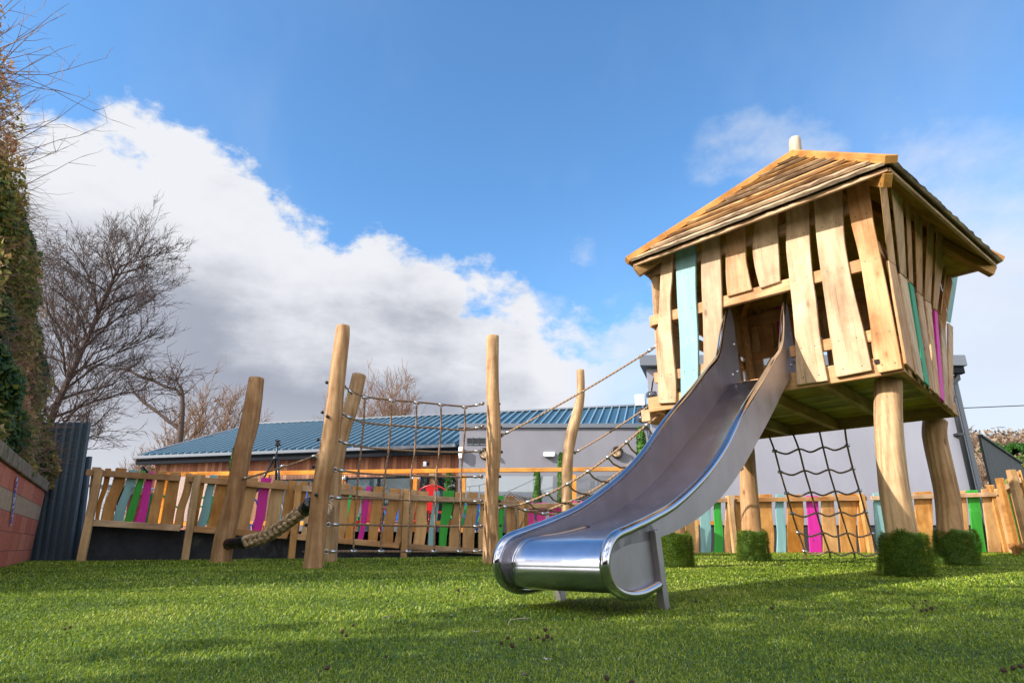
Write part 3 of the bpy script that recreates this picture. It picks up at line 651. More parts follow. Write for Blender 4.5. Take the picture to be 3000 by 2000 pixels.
for sg in (-1, 1):
    v = sg * SW / 2
    side_panel(v, -sg); cheek(v, -sg); exit_plate(v, -sg)
    tube('tubular_rail', [SP3(s, z, v + sg * .012) for s, z in railc], .0215, STEEL, slide, seg=14)
    g0 = SP3(-3.0, 0, v + sg * .02)
    beam('support_leg', SP3(-2.91, -.14, v + sg * .012), SP3(-2.97, .275, v + sg * .012), .05, .035, STEELS, slide, up=tuple(Vs), bevel=.004)
V, Fc = [], []
# front roll at the exit already formed by the bed; back plate under the lip
mesh_obj('lip_backplate', [SP3(-3.25, .035, -SW / 2), SP3(-3.25, .035, SW / 2), SP3(-3.12, .05, SW / 2), SP3(-3.12, .05, -SW / 2)], [(0, 1, 2, 3)], STEELS, slide)

for sg in (-1, 1):
    for off, r_ in ((.030, .0065), (.042, .0045)):
        tube('rolled_edge', [SP3(s, z + .002, sg * (SW / 2 - off)) for s, z in bedc[7 * 9:]], r_, STEEL, slide, seg=8)
    for s_, z_ in ((-.02, 1.72), (.12, 1.78), (.12, 2.05)): tube('bolt', [SP3(s_, z_, sg * (SW / 2 + .012)), SP3(s_, z_, sg * (SW / 2 - .02))], .012, GALV, slide, seg=8)
# ------------------------------------------------------------------ free-standing logs
def w2(x, y): return 600 + x / 2.24, 1000 + y / 2.24
def w3(x, y): return 1300 + x / 1.96, 1000 + y / 1.96
def w36(x, y): return 1400 + x / 3.825, 1150 + y / 3.825
def wA(x, y): return 400 + x / 3.92, 1250 + y / 3.92
def wB(x, y): return 930 + x / 3.485, 1200 + y / 3.485
def w1(x, y): return x / 2.24, 1000 + y / 2.24
def post(label, Y, px, sc, conv, seed, grp='log posts of the rope course'):
    P = []; Rr = []
    for x, y, w in px[::-1]:
        P.append(at(*conv(x, y), Y)); Rr.append(w / sc / F * Y / 2 / 1.0)
    P[0].z = gz(Y) - .03
    t = thing('log_post', label, 'log post', (P[0].x, Y, gz(Y)), grp)
    log_mesh('trunk', P, Rr, LOG, t, seed=seed)
    return t, P
YL1, YL2, YL3, YL4, YL5 = 7.38, 6.1, 7.57, 7.1, 8.6
l1, PL1 = post('outermost leaning log post, dappled with shade, carrying the lower end of the braided rope', YL1, [(340, 245, 96), (300, 500, 110), (252, 700, 110), (200, 1000, 110), (130, 1300, 122), (105, 1452, 122)], 2.24, w2, 1)
l2, PL2 = post('tall leaning log post at the left edge of the rectangular climbing net', YL2, [(907, -95, 92), (900, 0, 104), (866, 300, 106), (830, 600, 112), (782, 850, 112), (757, 1000, 112), (735, 1200, 116), (708, 1490, 122)], 2.24, w2, 2)
l3, PL3 = post('shorter leaning log post standing just behind the tall net post', YL3, [(1014, 222, 94), (970, 400, 92), (905, 600, 96), (862, 800, 94), (842, 1000, 92), (826, 1200, 96), (815, 1447, 98)], 2.24, w2, 3)
l4, PL4 = post('tall straight log post between the climbing net and the rope bridge', YL4, [(1890, -30, 82), (1889, 300, 86), (1896, 500, 92), (1897, 700, 98), (1886, 900, 86), (1880, 1100, 90), (1880, 1250, 98), (1881, 1460, 108)], 2.24, w2, 4)
l5, PL5 = post('crooked slender log post behind the rope bridge, bent like an S', YL5, [(785, 168, 44), (787, 300, 48), (768, 410, 60), (737, 520, 66), (716, 640, 62), (708, 760, 64), (707, 900, 62), (706, 1110, 62)], 1.96, w3, 5)
# black bolt caps
def cap(conv, x, y, Y, par, r=.016):
    p = at(*conv(x, y), Y); tube('bolt_cap', [p + Vector((0, .006, 0)), p + Vector((0, -.018, 0)), p + Vector((0, -.026, 0))], [r, r, r * .6], BLACKP, par, seg=10)
for x, y in ((802, 270), (773, 465), (746, 645), (714, 822), (667, 1203), (650, 1383)): cap(w2, x, y, YL2 + .0, l2)
cap(w2, 805, 492, YL2 - .085, l2); cap(w2, 733, 1005, YL2 - .09, l2)
for x, y in ((1932, 411), (1943, 563), (1948, 725), (1937, 886), (1935, 1046), (1942, 1207), (1833, 1095)): cap(w2, x, y, YL4, l4)

# ------------------------------------------------------------------ climbing net between two logs
A2, A4 = Vector((PL2[0].x, YL2, 0)), Vector((PL4[0].x, YL4, 0)); nd = (A4 - A2).normalized(); nn = Vector((nd.y, -nd.x, 0))
def np_(x, y, off=0): return on(*w2(x, y), A2 + nn * off, nn)
net = thing('climbing_net', 'rectangular brown rope climbing net stretched upright between two tall logs', 'climbing net', tuple((A2 + A4) / 2))
Hs = [[(915, 290), (945, 315), (1045, 360), (1210, 382), (1375, 395), (1535, 411), (1690, 425), (1770, 420), (1832, 405)],
 [(895, 475), (1040, 530), (1215, 548), (1385, 560), (1547, 570), (1705, 580), (1832, 555)], [(875, 655), (1034, 692), (1210, 708), (1380, 718), (1540, 725), (1697, 725), (1832, 715)],
 [(845, 838), (1010, 862), (1183, 874), (1352, 880), (1518, 886), (1682, 888), (1825, 886)], [(820, 1025), (993, 1028), (1168, 1032), (1345, 1040), (1513, 1047), (1678, 1050), (1825, 1048)],
 [(800, 1200), (985, 1200), (1162, 1205), (1342, 1208), (1512, 1210), (1677, 1212), (1825, 1212)], [(785, 1378), (975, 1375), (1155, 1376), (1335, 1377), (1505, 1377), (1672, 1377), (1822, 1377)]]
for q in Hs:
    P = catmull([np_(*a) for a in q], 5); tube('net_rope', P, .0105, ROPE, net, seg=8)
    for e, s_ in ((P[0], 1), (P[-1], -1)):
        d_ = nd * s_; P1 = [e + d_ * .045 + (P[4] - P[0]).normalized() * 0, e + d_ * .10] if s_ > 0 else [e + d_ * .045, e + d_ * .10]
        i0 = P[2] if s_ > 0 else P[-3]; i1 = P[4] if s_ > 0 else P[-5]
        dd = (i1 - e).normalized(); tube('ferrule', [e + dd * .055, e + dd * .115], .0155, GALV, net, seg=10)
        ring = [e + dd * .015 + (dd * math.cos(a) + UP * math.sin(a)) * .019 for a in [k * math.pi / 6 for k in range(13)]]; tube('shackle', ring, .006, GALV, net, seg=6)
Vv = [[(1052, 365), (1040, 540), (1030, 692), (1008, 862), (993, 1030), (985, 1200), (975, 1372)], [(1225, 385), (1217, 548), (1210, 708), (1183, 874), (1168, 1032), (1162, 1205), (1155, 1373)],
 [(1390, 398), (1385, 560), (1380, 718), (1352, 880), (1345, 1040), (1342, 1208), (1335, 1374)], [(1550, 412), (1547, 570), (1540, 725), (1518, 886), (1513, 1047), (1512, 1210), (1505, 1374)], [(1705, 428), (1705, 580), (1697, 725), (1682, 888), (1678, 1050), (1677, 1212), (1672, 1374)]]
for q in Vv:
    P = catmull([np_(x + 3 * math.sin(i * 2.1), y, .012) for i, (x, y) in enumerate(q)], 5); tube('net_rope', P, .0095, ROPE, net, seg=8)
    for (x, y) in (q[0], q[-1]):
        p = np_(x, y + 3); tube('ferrule', [p - nd * .03, p + nd * .03], .0165, GALV, net, seg=10)
    for (x, y) in q[1:-1]:
        p = np_(x, y, .006); tube('net_clamp', [p - nd * .013, p + nd * .013], .0150, ROPE, net, seg=8)

# ------------------------------------------------------------------ braided balance rope
braid = thing('braided_rope', 'thick pale braided rope sagging between two logs, shiny black end caps', 'braided rope', tuple(at(700, 1600, 7.0)))
bp = [wA(1235, 1320), wA(1400, 1285), wA(1560, 1215), wA(1700, 1120), wA(1850, 1005), wA(1945, 940)]; by = [7.22, 7.05, 6.88, 6.7, 6.5, 6.38]
BP = [at(p[0], p[1], y) for p, y in zip(bp, by)]; CL = catmull(BP, 26); Ls = [0]
for a, b in zip(CL, CL[1:]): Ls.append(Ls[-1] + (b - a).length)
def strand(ph, dx=0):
    out = []
    for i, p in enumerate(CL):
        t = (CL[min(i + 1, len(CL) - 1)] - CL[max(0, i - 1)]).normalized(); s_ = t.cross(UP).normalized(); u_ = s_.cross(t); a = Ls[i] / .30 * 2 * math.pi + ph
        out.append(p + u_ * .036 * math.sin(a) + s_ * .024 * math.sin(2 * a))
    return out
for j in range(3): tube('rope_strand', strand(j * 2 * math.pi / 3), .034, HEMP, braid, seg=12)
e0 = at(*wA(1040, 1345), YL1 - .06); e1 = BP[0]; d_ = (e1 - e0).normalized(); tube('end_cap', [e0, e0 + d_ * .004, e0 + d_ * .13, e0 + d_ * .16, e0 + d_ * .20, e1 + d_ * .03, e1 + d_ * .045], [.054, .060, .060, .052, .070, .072, .055], mat('glossy_black', (.01, .01, .012), .18), braid, seg=18)
e0 = at(*wA(2010, 880), 6.24); e1 = BP[-1]; d_ = (e1 - e0).normalized(); tube('end_cap', [e0, e0 + d_ * .02, e1, e1 + d_ * .02], [.055, .072, .072, .055], MATS['glossy_black'], braid, seg=18)
a0 = at(*wA(2120, 905), 6.5); a1 = at(*wA(2225, 890), 7.45); CL = [a0 + (a1 - a0) * t + UP * (-.12 * math.sin(math.pi * t)) for t in [k / 30 for k in range(31)]]; Ls = [0]
for a, b in zip(CL, CL[1:]): Ls.append(Ls[-1] + (b - a).length)
for j in range(3): tube('rope_strand', strand(j * 2 * math.pi / 3), .024, HEMP, braid, seg=8)
def guide(name, label, p, q, sag, r=.011, m=ROPEL, cat='rope'):
    t = thing(name, label, cat, tuple(p)); n = 24
    P = [p + (q - p) * (k / n) - UP * sag * 4 * (k / n) * (1 - k / n) for k in range(n + 1)]; tube('rope', P, r, m, t, seg=8)
    for a, b in ((P[0], P[2]), (P[-1], P[-3])):
        d_ = (b - a).normalized(); tube('ferrule', [a + d_ * .06, a + d_ * .12], r * 1.5, GALV, t, seg=10)
        ring = [a + d_ * .012 + (d_ * math.cos(k) + UP * math.sin(k)) * .02 for k in [i * math.pi / 6 for i in range(13)]]; tube('shackle', ring, .006, GALV, t, seg=6)
    return t
guide('hand_rope', 'thin hand rope above the braided rope, running up to the tall net post', at(*wA(1205, 603), YL1 - .03), at(*wA(2085, 320), YL2 + .1), .01)
guide('hand_rope', 'upper hand rope from the straight tall log post to the playhouse wall', at(*w36(258, 482), YL4), at(1926, 1012, 6.35), .03)
guide('hand_rope', 'hand rope from the crooked slender log to the underside of the playhouse', at(*w36(1085, 672), YL5), at(*w36(1985, 100), 7.1), .02)

# ------------------------------------------------------------------ rope bridge
br = thing('rope_bridge', 'sagging net rope bridge climbing from the straight log post to the playhouse floor', 'rope bridge', tuple(at(1560, 1600, 7.3)))
r1 = [(238, 1292), (310, 1277), (440, 1258), (560, 1222), (785, 1132), (1005, 1020), (1235, 880), (1455, 722), (1670, 550), (1890, 362), (2045, 245)]
r2 = [(238, 1290), (400, 1278), (540, 1318), (770, 1312), (990, 1232), (1220, 1132), (1440, 995), (1650, 838), (1830, 700), (2060, 545), (2230, 400)]
r3 = [(540, 1318), (735, 1355), (900, 1352), (1090, 1300), (1180, 1240), (1400, 1165), (1640, 1040), (1850, 900), (2060, 750), (2300, 560)]
y1 = lambda x: 7.0 + (6.25 - 7.0) * (x - 238) / 1800; y2 = lambda x: y1(x) + .3 * min(1, max(0, (x - 240) / 350)); y3 = lambda x: y1(x) + .6 * min(1, max(0, (x - 350) / 400))
q1 = [at(*w36(*p), y1(p[0])) for p in r1]; q2 = [at(*w36(*p), y2(p[0])) for p in r2]; q3 = [at(*w36(*p), y3(p[0])) for p in r3]
for q, mm in ((q1, ROPEL), (q2, ROPEL), (q3, ROPEL)): tube('bridge_rope', catmull(q, 5), .012, mm, br, seg=8)
for i in range(3, 10):
    a, b = q1[i], q2[i]; tube('cross_rope', [a, a + (b - a) * .3 - UP * .035, a + (b - a) * .7 - UP * .03, b], .0095, ROPE, br, seg=7)
    c = q3[min(i, len(q3) - 1)]; tube('cross_rope', [b, b + (c - b) * .5 - UP * .035, c], .0095, ROPE, br, seg=7)
    dr = (q1[min(i + 1, 10)] - q1[i - 1]).normalized()
    for p in (a, ): tube('ferrule', [p - dr * .022, p + dr * .022], .019, GALV, br, seg=10)
    tube('rope_knot', [b - dr * .02, b + dr * .02], .018, ROPE, br, seg=8)
for p in (q1[1], q2[2], q3[1]): tube('ferrule', [p - nd * .03, p + nd * .03], .019, GALV, br, seg=10)
drop = [at(*w36(520, 1395), 7.2), at(*w36(500, 1450), 7.2), at(*w36(465, 1525), 7.2)]; tube('cross_rope', [q3[0]] + drop, .009, ROPE, br, seg=7)

# ------------------------------------------------------------------ scramble net under the back of the playhouse
sn = thing('scramble_net', 'slanting rope scramble net hung from the back edge of the playhouse floor', 'climbing net', tuple(at(2510, 1634, 8.4)))
tops = [(755, 272), (905, 258), (1070, 240), (1230, 225)]
rows = [((790, 365), (1245, 330)), ((825, 495), (1280, 475)), ((865, 628), (1320, 610)), ((900, 755), (1358, 745)), ((938, 875), (1398, 880)), ((978, 990), (1440, 1000))]
bots = [(988, 1038), (1137, 1036), (1292, 1036), (1452, 1038)]
ysn = [7.15, 7.35, 7.6, 7.8, 8.0, 8.2, 8.38, 8.45]
grid = []
for j in range(4):
    col_ = [at(*z6(*tops[j]), ysn[0] + (3 - j) * .12)]
    for i, (a, b) in enumerate(rows): t = j / 3; col_.append(at(*z6(a[0] + (b[0] - a[0]) * t, a[1] + (b[1] - a[1]) * t), ysn[i + 1]))
    p = at(*z6(*bots[j]), ysn[-1]); p.z = gz(8.45) - .02; col_.append(p); grid.append(col_)
    tube('net_rope', catmull(col_, 5), .011, ROPE, sn, seg=8)
for i in range(6):
    a = [grid[j][i + 1] for j in range(4)]; P = []
    for j in range(3):
        P += [a[j], a[j] + (a[j + 1] - a[j]) * .45 - UP * .045]
    P.append(a[3]); P = [p + Vector((0, -.014, 0)) for p in P]
    tube('net_rope', catmull(P, 5), .011, ROPEL if i > 2 else ROPE, sn, seg=8)
    for p in (a[0], a[3]): tube('ferrule', [p - Vector((.025, 0, 0)), p + Vector((.025, 0, 0))], .018, GALV, sn, seg=8)

# ------------------------------------------------------------------ fences
def fence(label, posts, picks, topline, botline, rails, post_w=.085, grp=None, name='picket_fence', lean=0, railm=OAKX, postm=OAKF, lowrail=True, th=.028, front=True):
    """posts: (x, ytop, yfoot, Y) in photo pixels; picks: (bl, br, tl, tr, mat); rails: list of [(x,y)...] centre lines"""
    W_ = [(at(x, yf, Y), at(x, yt, Y), Y) for x, yt, yf, Y in posts]
    t = thing(name, label, 'fence', tuple(W_[0][0]), grp)
    xs = [p[0] for p in posts]
    for j, (b, tp, Y) in enumerate(W_):
        nx = W_[min(j + 1, len(W_) - 1)][0] - W_[max(j - 1, 0)][0]; nx.z = 0; nx.normalize(); ny = Vector((-nx.y, nx.x, 0))
        x, z = b.x, gz(Y) - .03; off = -ny * .07
        box('fence_post', (-post_w / 2, -post_w / 2, 0), (post_w / 2, post_w / 2, tp.z - z), postm, t, frame(Vector((b.x, b.y, z)) + off, nx, ny, UP), .006)
    for k in range(len(W_) - 1):
        p0 = Vector((W_[k][0].x, W_[k][0].y, 0)); p1 = Vector((W_[k + 1][0].x, W_[k + 1][0].y, 0)); nx = (p1 - p0).normalized(); ny = Vector((-nx.y, nx.x, 0))
        for r in rails:
            ya, yb_ = interp(xs[k], r), interp(xs[k + 1], r)
            a = on(xs[k], ya, p0 - ny * .045, ny); b = on(xs[k + 1], yb_, p1 - ny * .045, ny); e = .043
            dd = (b - a).normalized(); beam('rail', a + dd * e, b - dd * e, .045, .075, railm, t, bevel=.006)
        for (bl, brx, tl, tr, mt) in picks:
            mid = (bl + brx + tl + tr) / 4
            if not (xs[k] <= mid < xs[k + 1]): continue
            jit = random.uniform(-3, 3); yb0, yb1 = interp(bl, botline), interp(brx, botline); yt0, yt1 = interp(tl, topline) + jit, interp(tr, topline) + jit + random.uniform(-1, 1)
            Lp = [on(bl, yb0, p0, ny), None, None, on(tl, yt0, p0, ny)]; Rp = [on(brx, yb1, p0, ny), None, None, on(tr, yt1, p0, ny)]
            def side(S, w): 
                a, b = S[0], S[3]; c1 = a + (b - a) * .33 + nx * w; c2 = a + (b - a) * .68 - nx * w * .7; return [((q - p0).dot(nx), q.z) for q in catmull([a, c1, c2, b], 4)]
            w = random.uniform(-.014, .014); o = side(Lp, w)[::-1]; o2 = side(Rp, w + random.uniform(-.008, .008)); outline = o2 + o
            # ease the top corners
            cxm = sum(q[0] for q in outline) / len(outline); mz = (outline[0][1] + outline[-1][1]) / 2
            u0, z0 = outline[0]; Mx = frame(p0 + nx * u0 + UP * z0, nx, ny, UP); out = [(u - u0, z - z0) for u, z in outline]
            prism('picket', out, th, Mx, mt, t, bevel=.008)
    return t
T, Q, G_, M_, P_ = OAKF, TURQ, GREEN, MAG, PINK
pk = [(250, 272, 270, 297, T), (277, 288, 308, 326, T), (292, 330, 339, 371, T), (328, 359, 379, 404, Q), (359, 387, 413, 428, G_), (391, 422, 435, 453, M_), (429, 460, 464, 489, T), (467, 504, 500, 531, T), (509, 536, 545, 566, T),
 (545, 576, 568, 604, T), (573, 599, 617, 639, Q), (605, 640, 641, 672, T), (650, 682, 680, 712, T), (691, 729, 716, 757, T), (738, 764, 767, 797, M_), (772, 806, 801, 842, T), (813, 846, 846, 874, T),
 (853, 874, 852 + 28, 902, T), (880, 897, 908, 928, T), (900, 925, 932, 957, T), (932, 952, 960, 972, T), (957, 982, 975, 995, T), (988, 1007, 1000, 1028, T), (1009, 1036, 1034, 1063, T), (1046, 1063, 1074, 1089, M_), (1078, 1105, 1095, 1131, T), (1119, 1151, 1141, 1175, T), (1155, 1172, 1178, 1200, T),
 (1188, 1205, 1203, 1222, T), (1210, 1243, 1226, 1257, T), (1254, 1274, 1272, 1289, Q), (1286, 1307, 1299, 1332, G_), (1315, 1344, 1334, 1364, T), (1355, 1389, 1371, 1401, T), (1402, 1420, 1408, 1432, T), (1426, 1450, 1436, 1456, T), (1461, 1476, 1461, 1476, G_), (1484, 1513, 1484, 1509, T)]
topl = [(250, 1367), (420, 1377), (640, 1392), (850, 1406), (1080, 1424), (1230, 1435), (1420, 1446), (1520, 1456)]
botl = [(250, 1529), (530, 1546), (836, 1567), (1171, 1592), (1350, 1606), (1520, 1613)]
fence('sloping picket fence on the dark retaining wall, tan boards with turquoise, green and magenta ones', [(240, 1376, 1645, 7.68), (540, 1393, 1640, 8.1), (851, 1420, 1636, 8.8), (1179, 1442, 1632, 9.2), (1520, 1466, 1628, 9.9)], pk, topl, botl,
      [[(250, 1383), (555, 1402), (860, 1428), (1180, 1455), (1330, 1464), (1520, 1474)], [(250, 1529), (530, 1546), (836, 1569), (1171, 1598), (1520, 1622)]])
pp = [(1550, 1572, 1538, 1562, P_), (1573, 1600, 1573, 1600, P_), (1611, 1645, 1609, 1645, P_), (1656, 1690, 1656, 1690, P_), (1702, 1735, 1702, 1735, P_), (1748, 1780, 1748, 1780, P_), (1790, 1822, 1790, 1822, P_), (1834, 1866, 1834, 1866, P_), (1878, 1906, 1878, 1906, P_), (1926, 1947, 1928, 1948, P_)]
fence('gate of hot pink pickets on black rails, half hidden behind the slide', [(1534, 1468, 1626, 10.0), (1760, 1468, 1624, 10.4), (1960, 1462, 1621, 10.9)], pp, [(1540, 1474), (1645, 1470), (1960, 1462)], [(1530, 1618), (1960, 1616)],
      [[(1540, 1482), (1960, 1474)], [(1540, 1566), (1960, 1566)]], name='picket_gate', railm=OAKX)
pr = [(2010, 2048, 2010, 2045, T), (2053, 2083, 2050, 2083, Q), (2092, 2119, 2094, 2113, G_), (2124, 2142, 2126, 2146, T), (2160, 2176, 2152, 2174, T), (2180, 2214, 2180, 2214, T), (2226, 2268, 2224, 2262, T), (2276, 2304, 2274, 2297, Q), (2309, 2362, 2305, 2350, T), (2374, 2409, 2362, 2397, M_), (2411, 2458, 2407, 2442, T), (2466, 2511, 2454, 2508, T), (2522, 2540, 2506, 2530, T),
 (2570, 2606, 2558, 2586, Q), (2622, 2660, 2606, 2648, T), (2690, 2738, 2678, 2730, T), (2754, 2790, 2738, 2776, T), (2805, 2846, 2790, 2830, T), (2859, 2892, 2832, 2866, G_), (2897, 2936, 2876, 2910, T), (2944, 2960, 2920, 2944, T)]
fence('straight picket fence before the pale grey building, tan boards with turquoise, green and magenta ones', [(1985, 1452, 1622, 11.2), (2150, 1452, 1622, 11.3), (2545, 1448, 1620, 11.5), (2958, 1432, 1622, 11.6)], pr, [(2000, 1452), (2500, 1447), (2960, 1430)], [(2000, 1619), (2960, 1617)],
      [[(2000, 1466), (2545, 1459), (2960, 1446)], [(2000, 1626), (2960, 1625)]])
# return of the fence towards the viewer, at the right edge
c0_ = at(2968, 1620, 11.55); t = thing('picket_fence', 'shaded end run of picket fence turning towards the viewer at the right edge', 'fence', tuple(c0_)); rd = Vector((.50, -1, 0)).normalized()
rd = (Vector((at(3010, 1620, 10.2).x, 10.2, 0)) - Vector((c0_.x, c0_.y, 0))).normalized(); rn = Vector((-rd.y, rd.x, 0))
for i in range(14):
    b = Vector((c0_.x, c0_.y, gz(c0_.y) + .01)) + rd * (.03 + i * .19); prism('picket', [(0, 0), (.13, 0), (.138, .6), (.13, 1.16), (0, 1.15), (-.008, .5)], .028, frame(b, rd, rn, UP), OAKF if i % 5 else GREEN, t, bevel=.007)
for z in (1.02, .12): beam('rail', Vector((c0_.x, c0_.y, gz(11.5) + z)) - rn * .03, Vector((c0_.x, c0_.y, gz(11.5) + z)) - rn * .03 + rd * 2.7, .045, .08, OAKX, t)
for i in (0, 1.35, 2.7): beam('fence_post', Vector((c0_.x, c0_.y, 0.08)) - rn * .10 + rd * i, Vector((c0_.x, c0_.y, 1.28)) - rn * .10 + rd * i, .09, .09, OAKF, t, up=(0, 1, 0))
# dark retaining wall under the sloping fence
def rw_b(k, b):
    n1 = k.noise(oco(k), 2.6, 6, .65); n2 = k.noise(oco(k), 14, 5, .7)
    c = k.ramp(k.m('ADD', k.m('MULTIPLY', n1, .7), k.m('MULTIPLY', n2, .3)), [(.38, (.012, .013, .018)), (.55, (.03, .03, .036)), (.66, (.12, .11, .10))]); k.l.new(c, b.inputs['Base Color']); bump(k, b, n2, .6, .02)
RW = mat('black_painted_wall', (.03, .03, .035), .75, build=rw_b)
wp = [(238, 7.80), (540, 8.24), (851, 8.95), (1179, 9.35), (1520, 10.05)]; V = []
for x, Y in wp:
    b = at(x, 1600, Y); zt = on(x, interp(x, botl) + 3, (0, Y, 0), (0, 1, 0)).z - .015; V.append((b.x, Y, zt))
Vv_ = []; Fc = []
for x, y, zt in V: Vv_ += [(x, y, -.05), (x, y, zt), (x + .05, y + .25, zt), (x + .05, y + .25, -.05)]
for i in range(len(V) - 1):
    a = 4 * i; b = a + 4; Fc += [(a, b, b + 1, a + 1), (a + 1, b + 1, b + 2, a + 2), (a + 2, b + 2, b + 3, a + 3)]
Fc += [(0, 1, 2, 3), (4 * len(V) - 1, 4 * len(V) - 2, 4 * len(V) - 3, 4 * len(V) - 4)]
tag(mesh_obj('retaining_wall', Vv_, Fc, RW), 'low black painted retaining wall beneath the sloping picket fence', 'wall')
# beer terrace floor
tz_ = .42; tv = [(V[0][0] + .1, V[0][1] + .35), (V[1][0], V[1][1] + .25), (V[2][0], V[2][1] + .25), (V[3][0], V[3][1] + .25), (V[4][0] + .1, V[4][1] + .3), (1.5, 15.4), (-16, 18.6), (-14, 13)]
def pave(k, b):
    br_ = k.new('ShaderNodeTexBrick'); k.put(br_.inputs[0], oco(k)); br_.inputs['Scale'].default_value = 2; br_.inputs['Color1'].default_value = (.28, .26, .25, 1); br_.inputs['Color2'].default_value = (.34, .32, .30, 1); br_.inputs['Mortar'].default_value = (.12, .12, .12, 1); br_.inputs['Mortar Size'].default_value = .01
    k.l.new(br_.outputs[0], b.inputs['Base Color'])
o = mesh_obj('terrace', [(x, y, .42 - .0 * x) for x, y in tv], [tuple(range(len(tv)))], mat('terrace_paving', (.3, .28, .27), .85, build=pave)); o['kind'] = 'structure'
# ------------------------------------------------------------------ brick wall, banner, corrugated screen
wa = at(0, 1665, 6.15); wb = at(84, 1645, 7.95); wx = Vector((wb.x - wa.x, wb.y - wa.y, 0)).normalized(); wn_ = Vector((wx.y, -wx.x, 0))
w0 = Vector((wa.x, wa.y, 0)) - wx * 2.2; wL = (Vector((wb.x, wb.y, 0)) - w0).dot(wx) + .05
zt0 = on(0, 1322, w0, wn_).z; zt1 = on(98, 1437, w0, wn_).z; print('wall tops', zt0, zt1)
RWH = (zt0 + zt1) / 10
def blk(k, b):
    s = k.new('ShaderNodeSeparateXYZ'); k.l.new(oco(k), s.inputs[0]); br_ = k.new('ShaderNodeTexBrick'); cb = k.new('ShaderNodeCombineXYZ'); k.l.new(s.outputs[0], cb.inputs[0]); k.l.new(s.outputs[2], cb.inputs[1])
    k.l.new(cb.outputs[0], br_.inputs[0]); br_.inputs['Scale'].default_value = 1; br_.inputs['Brick Width'].default_value = .44; br_.inputs['Row Height'].default_value = RWH; br_.inputs['Mortar Size'].default_value = .004; br_.inputs['Bias'].default_value = 0
    br_.inputs['Color1'].default_value = (0, 0, 0, 1); br_.inputs['Color2'].default_value = (1, 1, 1, 1); br_.inputs['Mortar'].default_value = (.5, .5, .5, 1)
    n1 = k.noise(oco(k), 22, 5, .7); n2 = k.noise(k.mapping(oco(k), (5, 5, 1)), 1.5, 5, .65); row = k.m('FLOOR', k.m('DIVIDE', s.outputs[2], RWH)); rw_ = k.new('ShaderNodeTexWhiteNoise', noise_dimensions='1D'); k.l.new(k.m('ADD', row, 3.3), rw_.inputs['W'])
    c = k.mix(br_.outputs[0], (.56, .14, .085), (.68, .24, .15)); pale = k.m('COMPARE', row, 3.0, .1)
    c = k.mix(pale, c, (.50, .35, .23)); c = k.mix(k.smooth(n1, .4, .75, 0, .5), c, (.20, .07, .05)); c = k.mix(k.smooth(n2, .5, .8, 0, .5), c, (.12, .07, .045)); c = k.mix(k.m('MULTIPLY', br_.outputs['Fac'], .6), c, (.09, .05, .04))
    k.l.new(c, b.inputs['Base Color']); bump(k, b, k.m('SUBTRACT', n1, br_.outputs['Fac']), .7, .012)
BL_ = mat('red_blockwork', (.4, .12, .08), .9, build=blk, spec=.2)
bw = thing('brick_wall', 'low red block wall with mossy stone coping below the ivy', 'wall', tuple(w0 + wx * wL / 2))
zt = (zt0 + zt1) / 2
Mw = frame(w0, wx, -wn_ if wx.cross(-wn_).z > 0 else wn_, UP); sgn = 1 if Vector(Mw.col[1][:3]).dot(-wn_) > 0 else -1
mesh_obj('wall_body', [(0, 0, -.05), (wL, 0, -.05), (wL, 0, zt), (0, 0, zt), (0, .22 * sgn, -.05), (wL, .22 * sgn, -.05), (wL, .22 * sgn, zt), (0, .22 * sgn, zt)], [(0, 1, 2, 3), (7, 6, 5, 4), (0, 4, 5, 1), (3, 2, 6, 7), (1, 5, 6, 2), (0, 3, 7, 4)], BL_, bw, Mw)
def cop(k, b):
    n1 = k.noise(oco(k), 9, 6, .7); n2 = k.noise(oco(k), 3, 4, .6); c = k.ramp(n1, [(.3, (.12, .085, .055)), (.7, (.36, .27, .19))]); c = k.mix(k.smooth(n2, .55, .68, 0, .8), c, (.07, .09, .015)); k.l.new(c, b.inputs['Base Color']); bump(k, b, n1, .8, .02)
COP = mat('mossy_stone', (.3, .2, .15), .9, build=cop)
u = 0
while u < wL - .1:
    l_ = min(.62 + random.uniform(-.06, .06), wL - u); box('coping_stone', (u + .004, -.03 * sgn if sgn > 0 else -.25, zt + .003), (u + l_ - .004, .25 if sgn > 0 else .03, zt + .12 + random.uniform(-.006, .006)), COP, bw, Mw, .012); u += l_
# blue football-scarf like ribbon sticker hanging on the wall
def rib(k, b):
    s = k.new('ShaderNodeSeparateXYZ'); k.l.new(oco(k), s.inputs[0]); n = k.noise(k.mapping(oco(k), (30, 30, 22)), 1.0, 2, .5)
    f = k.m('FRACT', k.m('MULTIPLY', s.outputs[2], 13.0)); c = k.mix(k.smooth(n, .50, .56), (.02, .07, .55), (.55, .68, .85)); c = k.mix(k.m('MULTIPLY', k.m('LESS_THAN', f, .16), .7), c, (.8, .85, .9)); k.l.new(c, b.inputs['Base Color'])
p1_ = on(50, 1396, w0 + wn_ * .012, wn_); p2_ = on(31, 1538, w0 + wn_ * .012, wn_)
u1 = (p1_ - w0).dot(wx); u2 = (p2_ - w0).dot(wx)
rv = [(u2 - .026, p2_.z), (u2 + .026, p2_.z), (u1 + .026, p1_.z), (u1 - .026, p1_.z)]
prism('hanging_ribbon', [(a - rv[0][0], b - rv[0][1]) for a, b in rv], .006 * sgn, frame(w0 + wx * rv[0][0] + UP * rv[0][1] + wn_ * .018, wx, Vector(Mw.col[1][:3]), UP), mat('blue_ribbon', (.05, .1, .6), .4, build=rib), None, bevel=0)
tag(bpy.data.objects['hanging_ribbon'], 'narrow blue and white patterned ribbon hanging on the red block wall', 'ribbon')
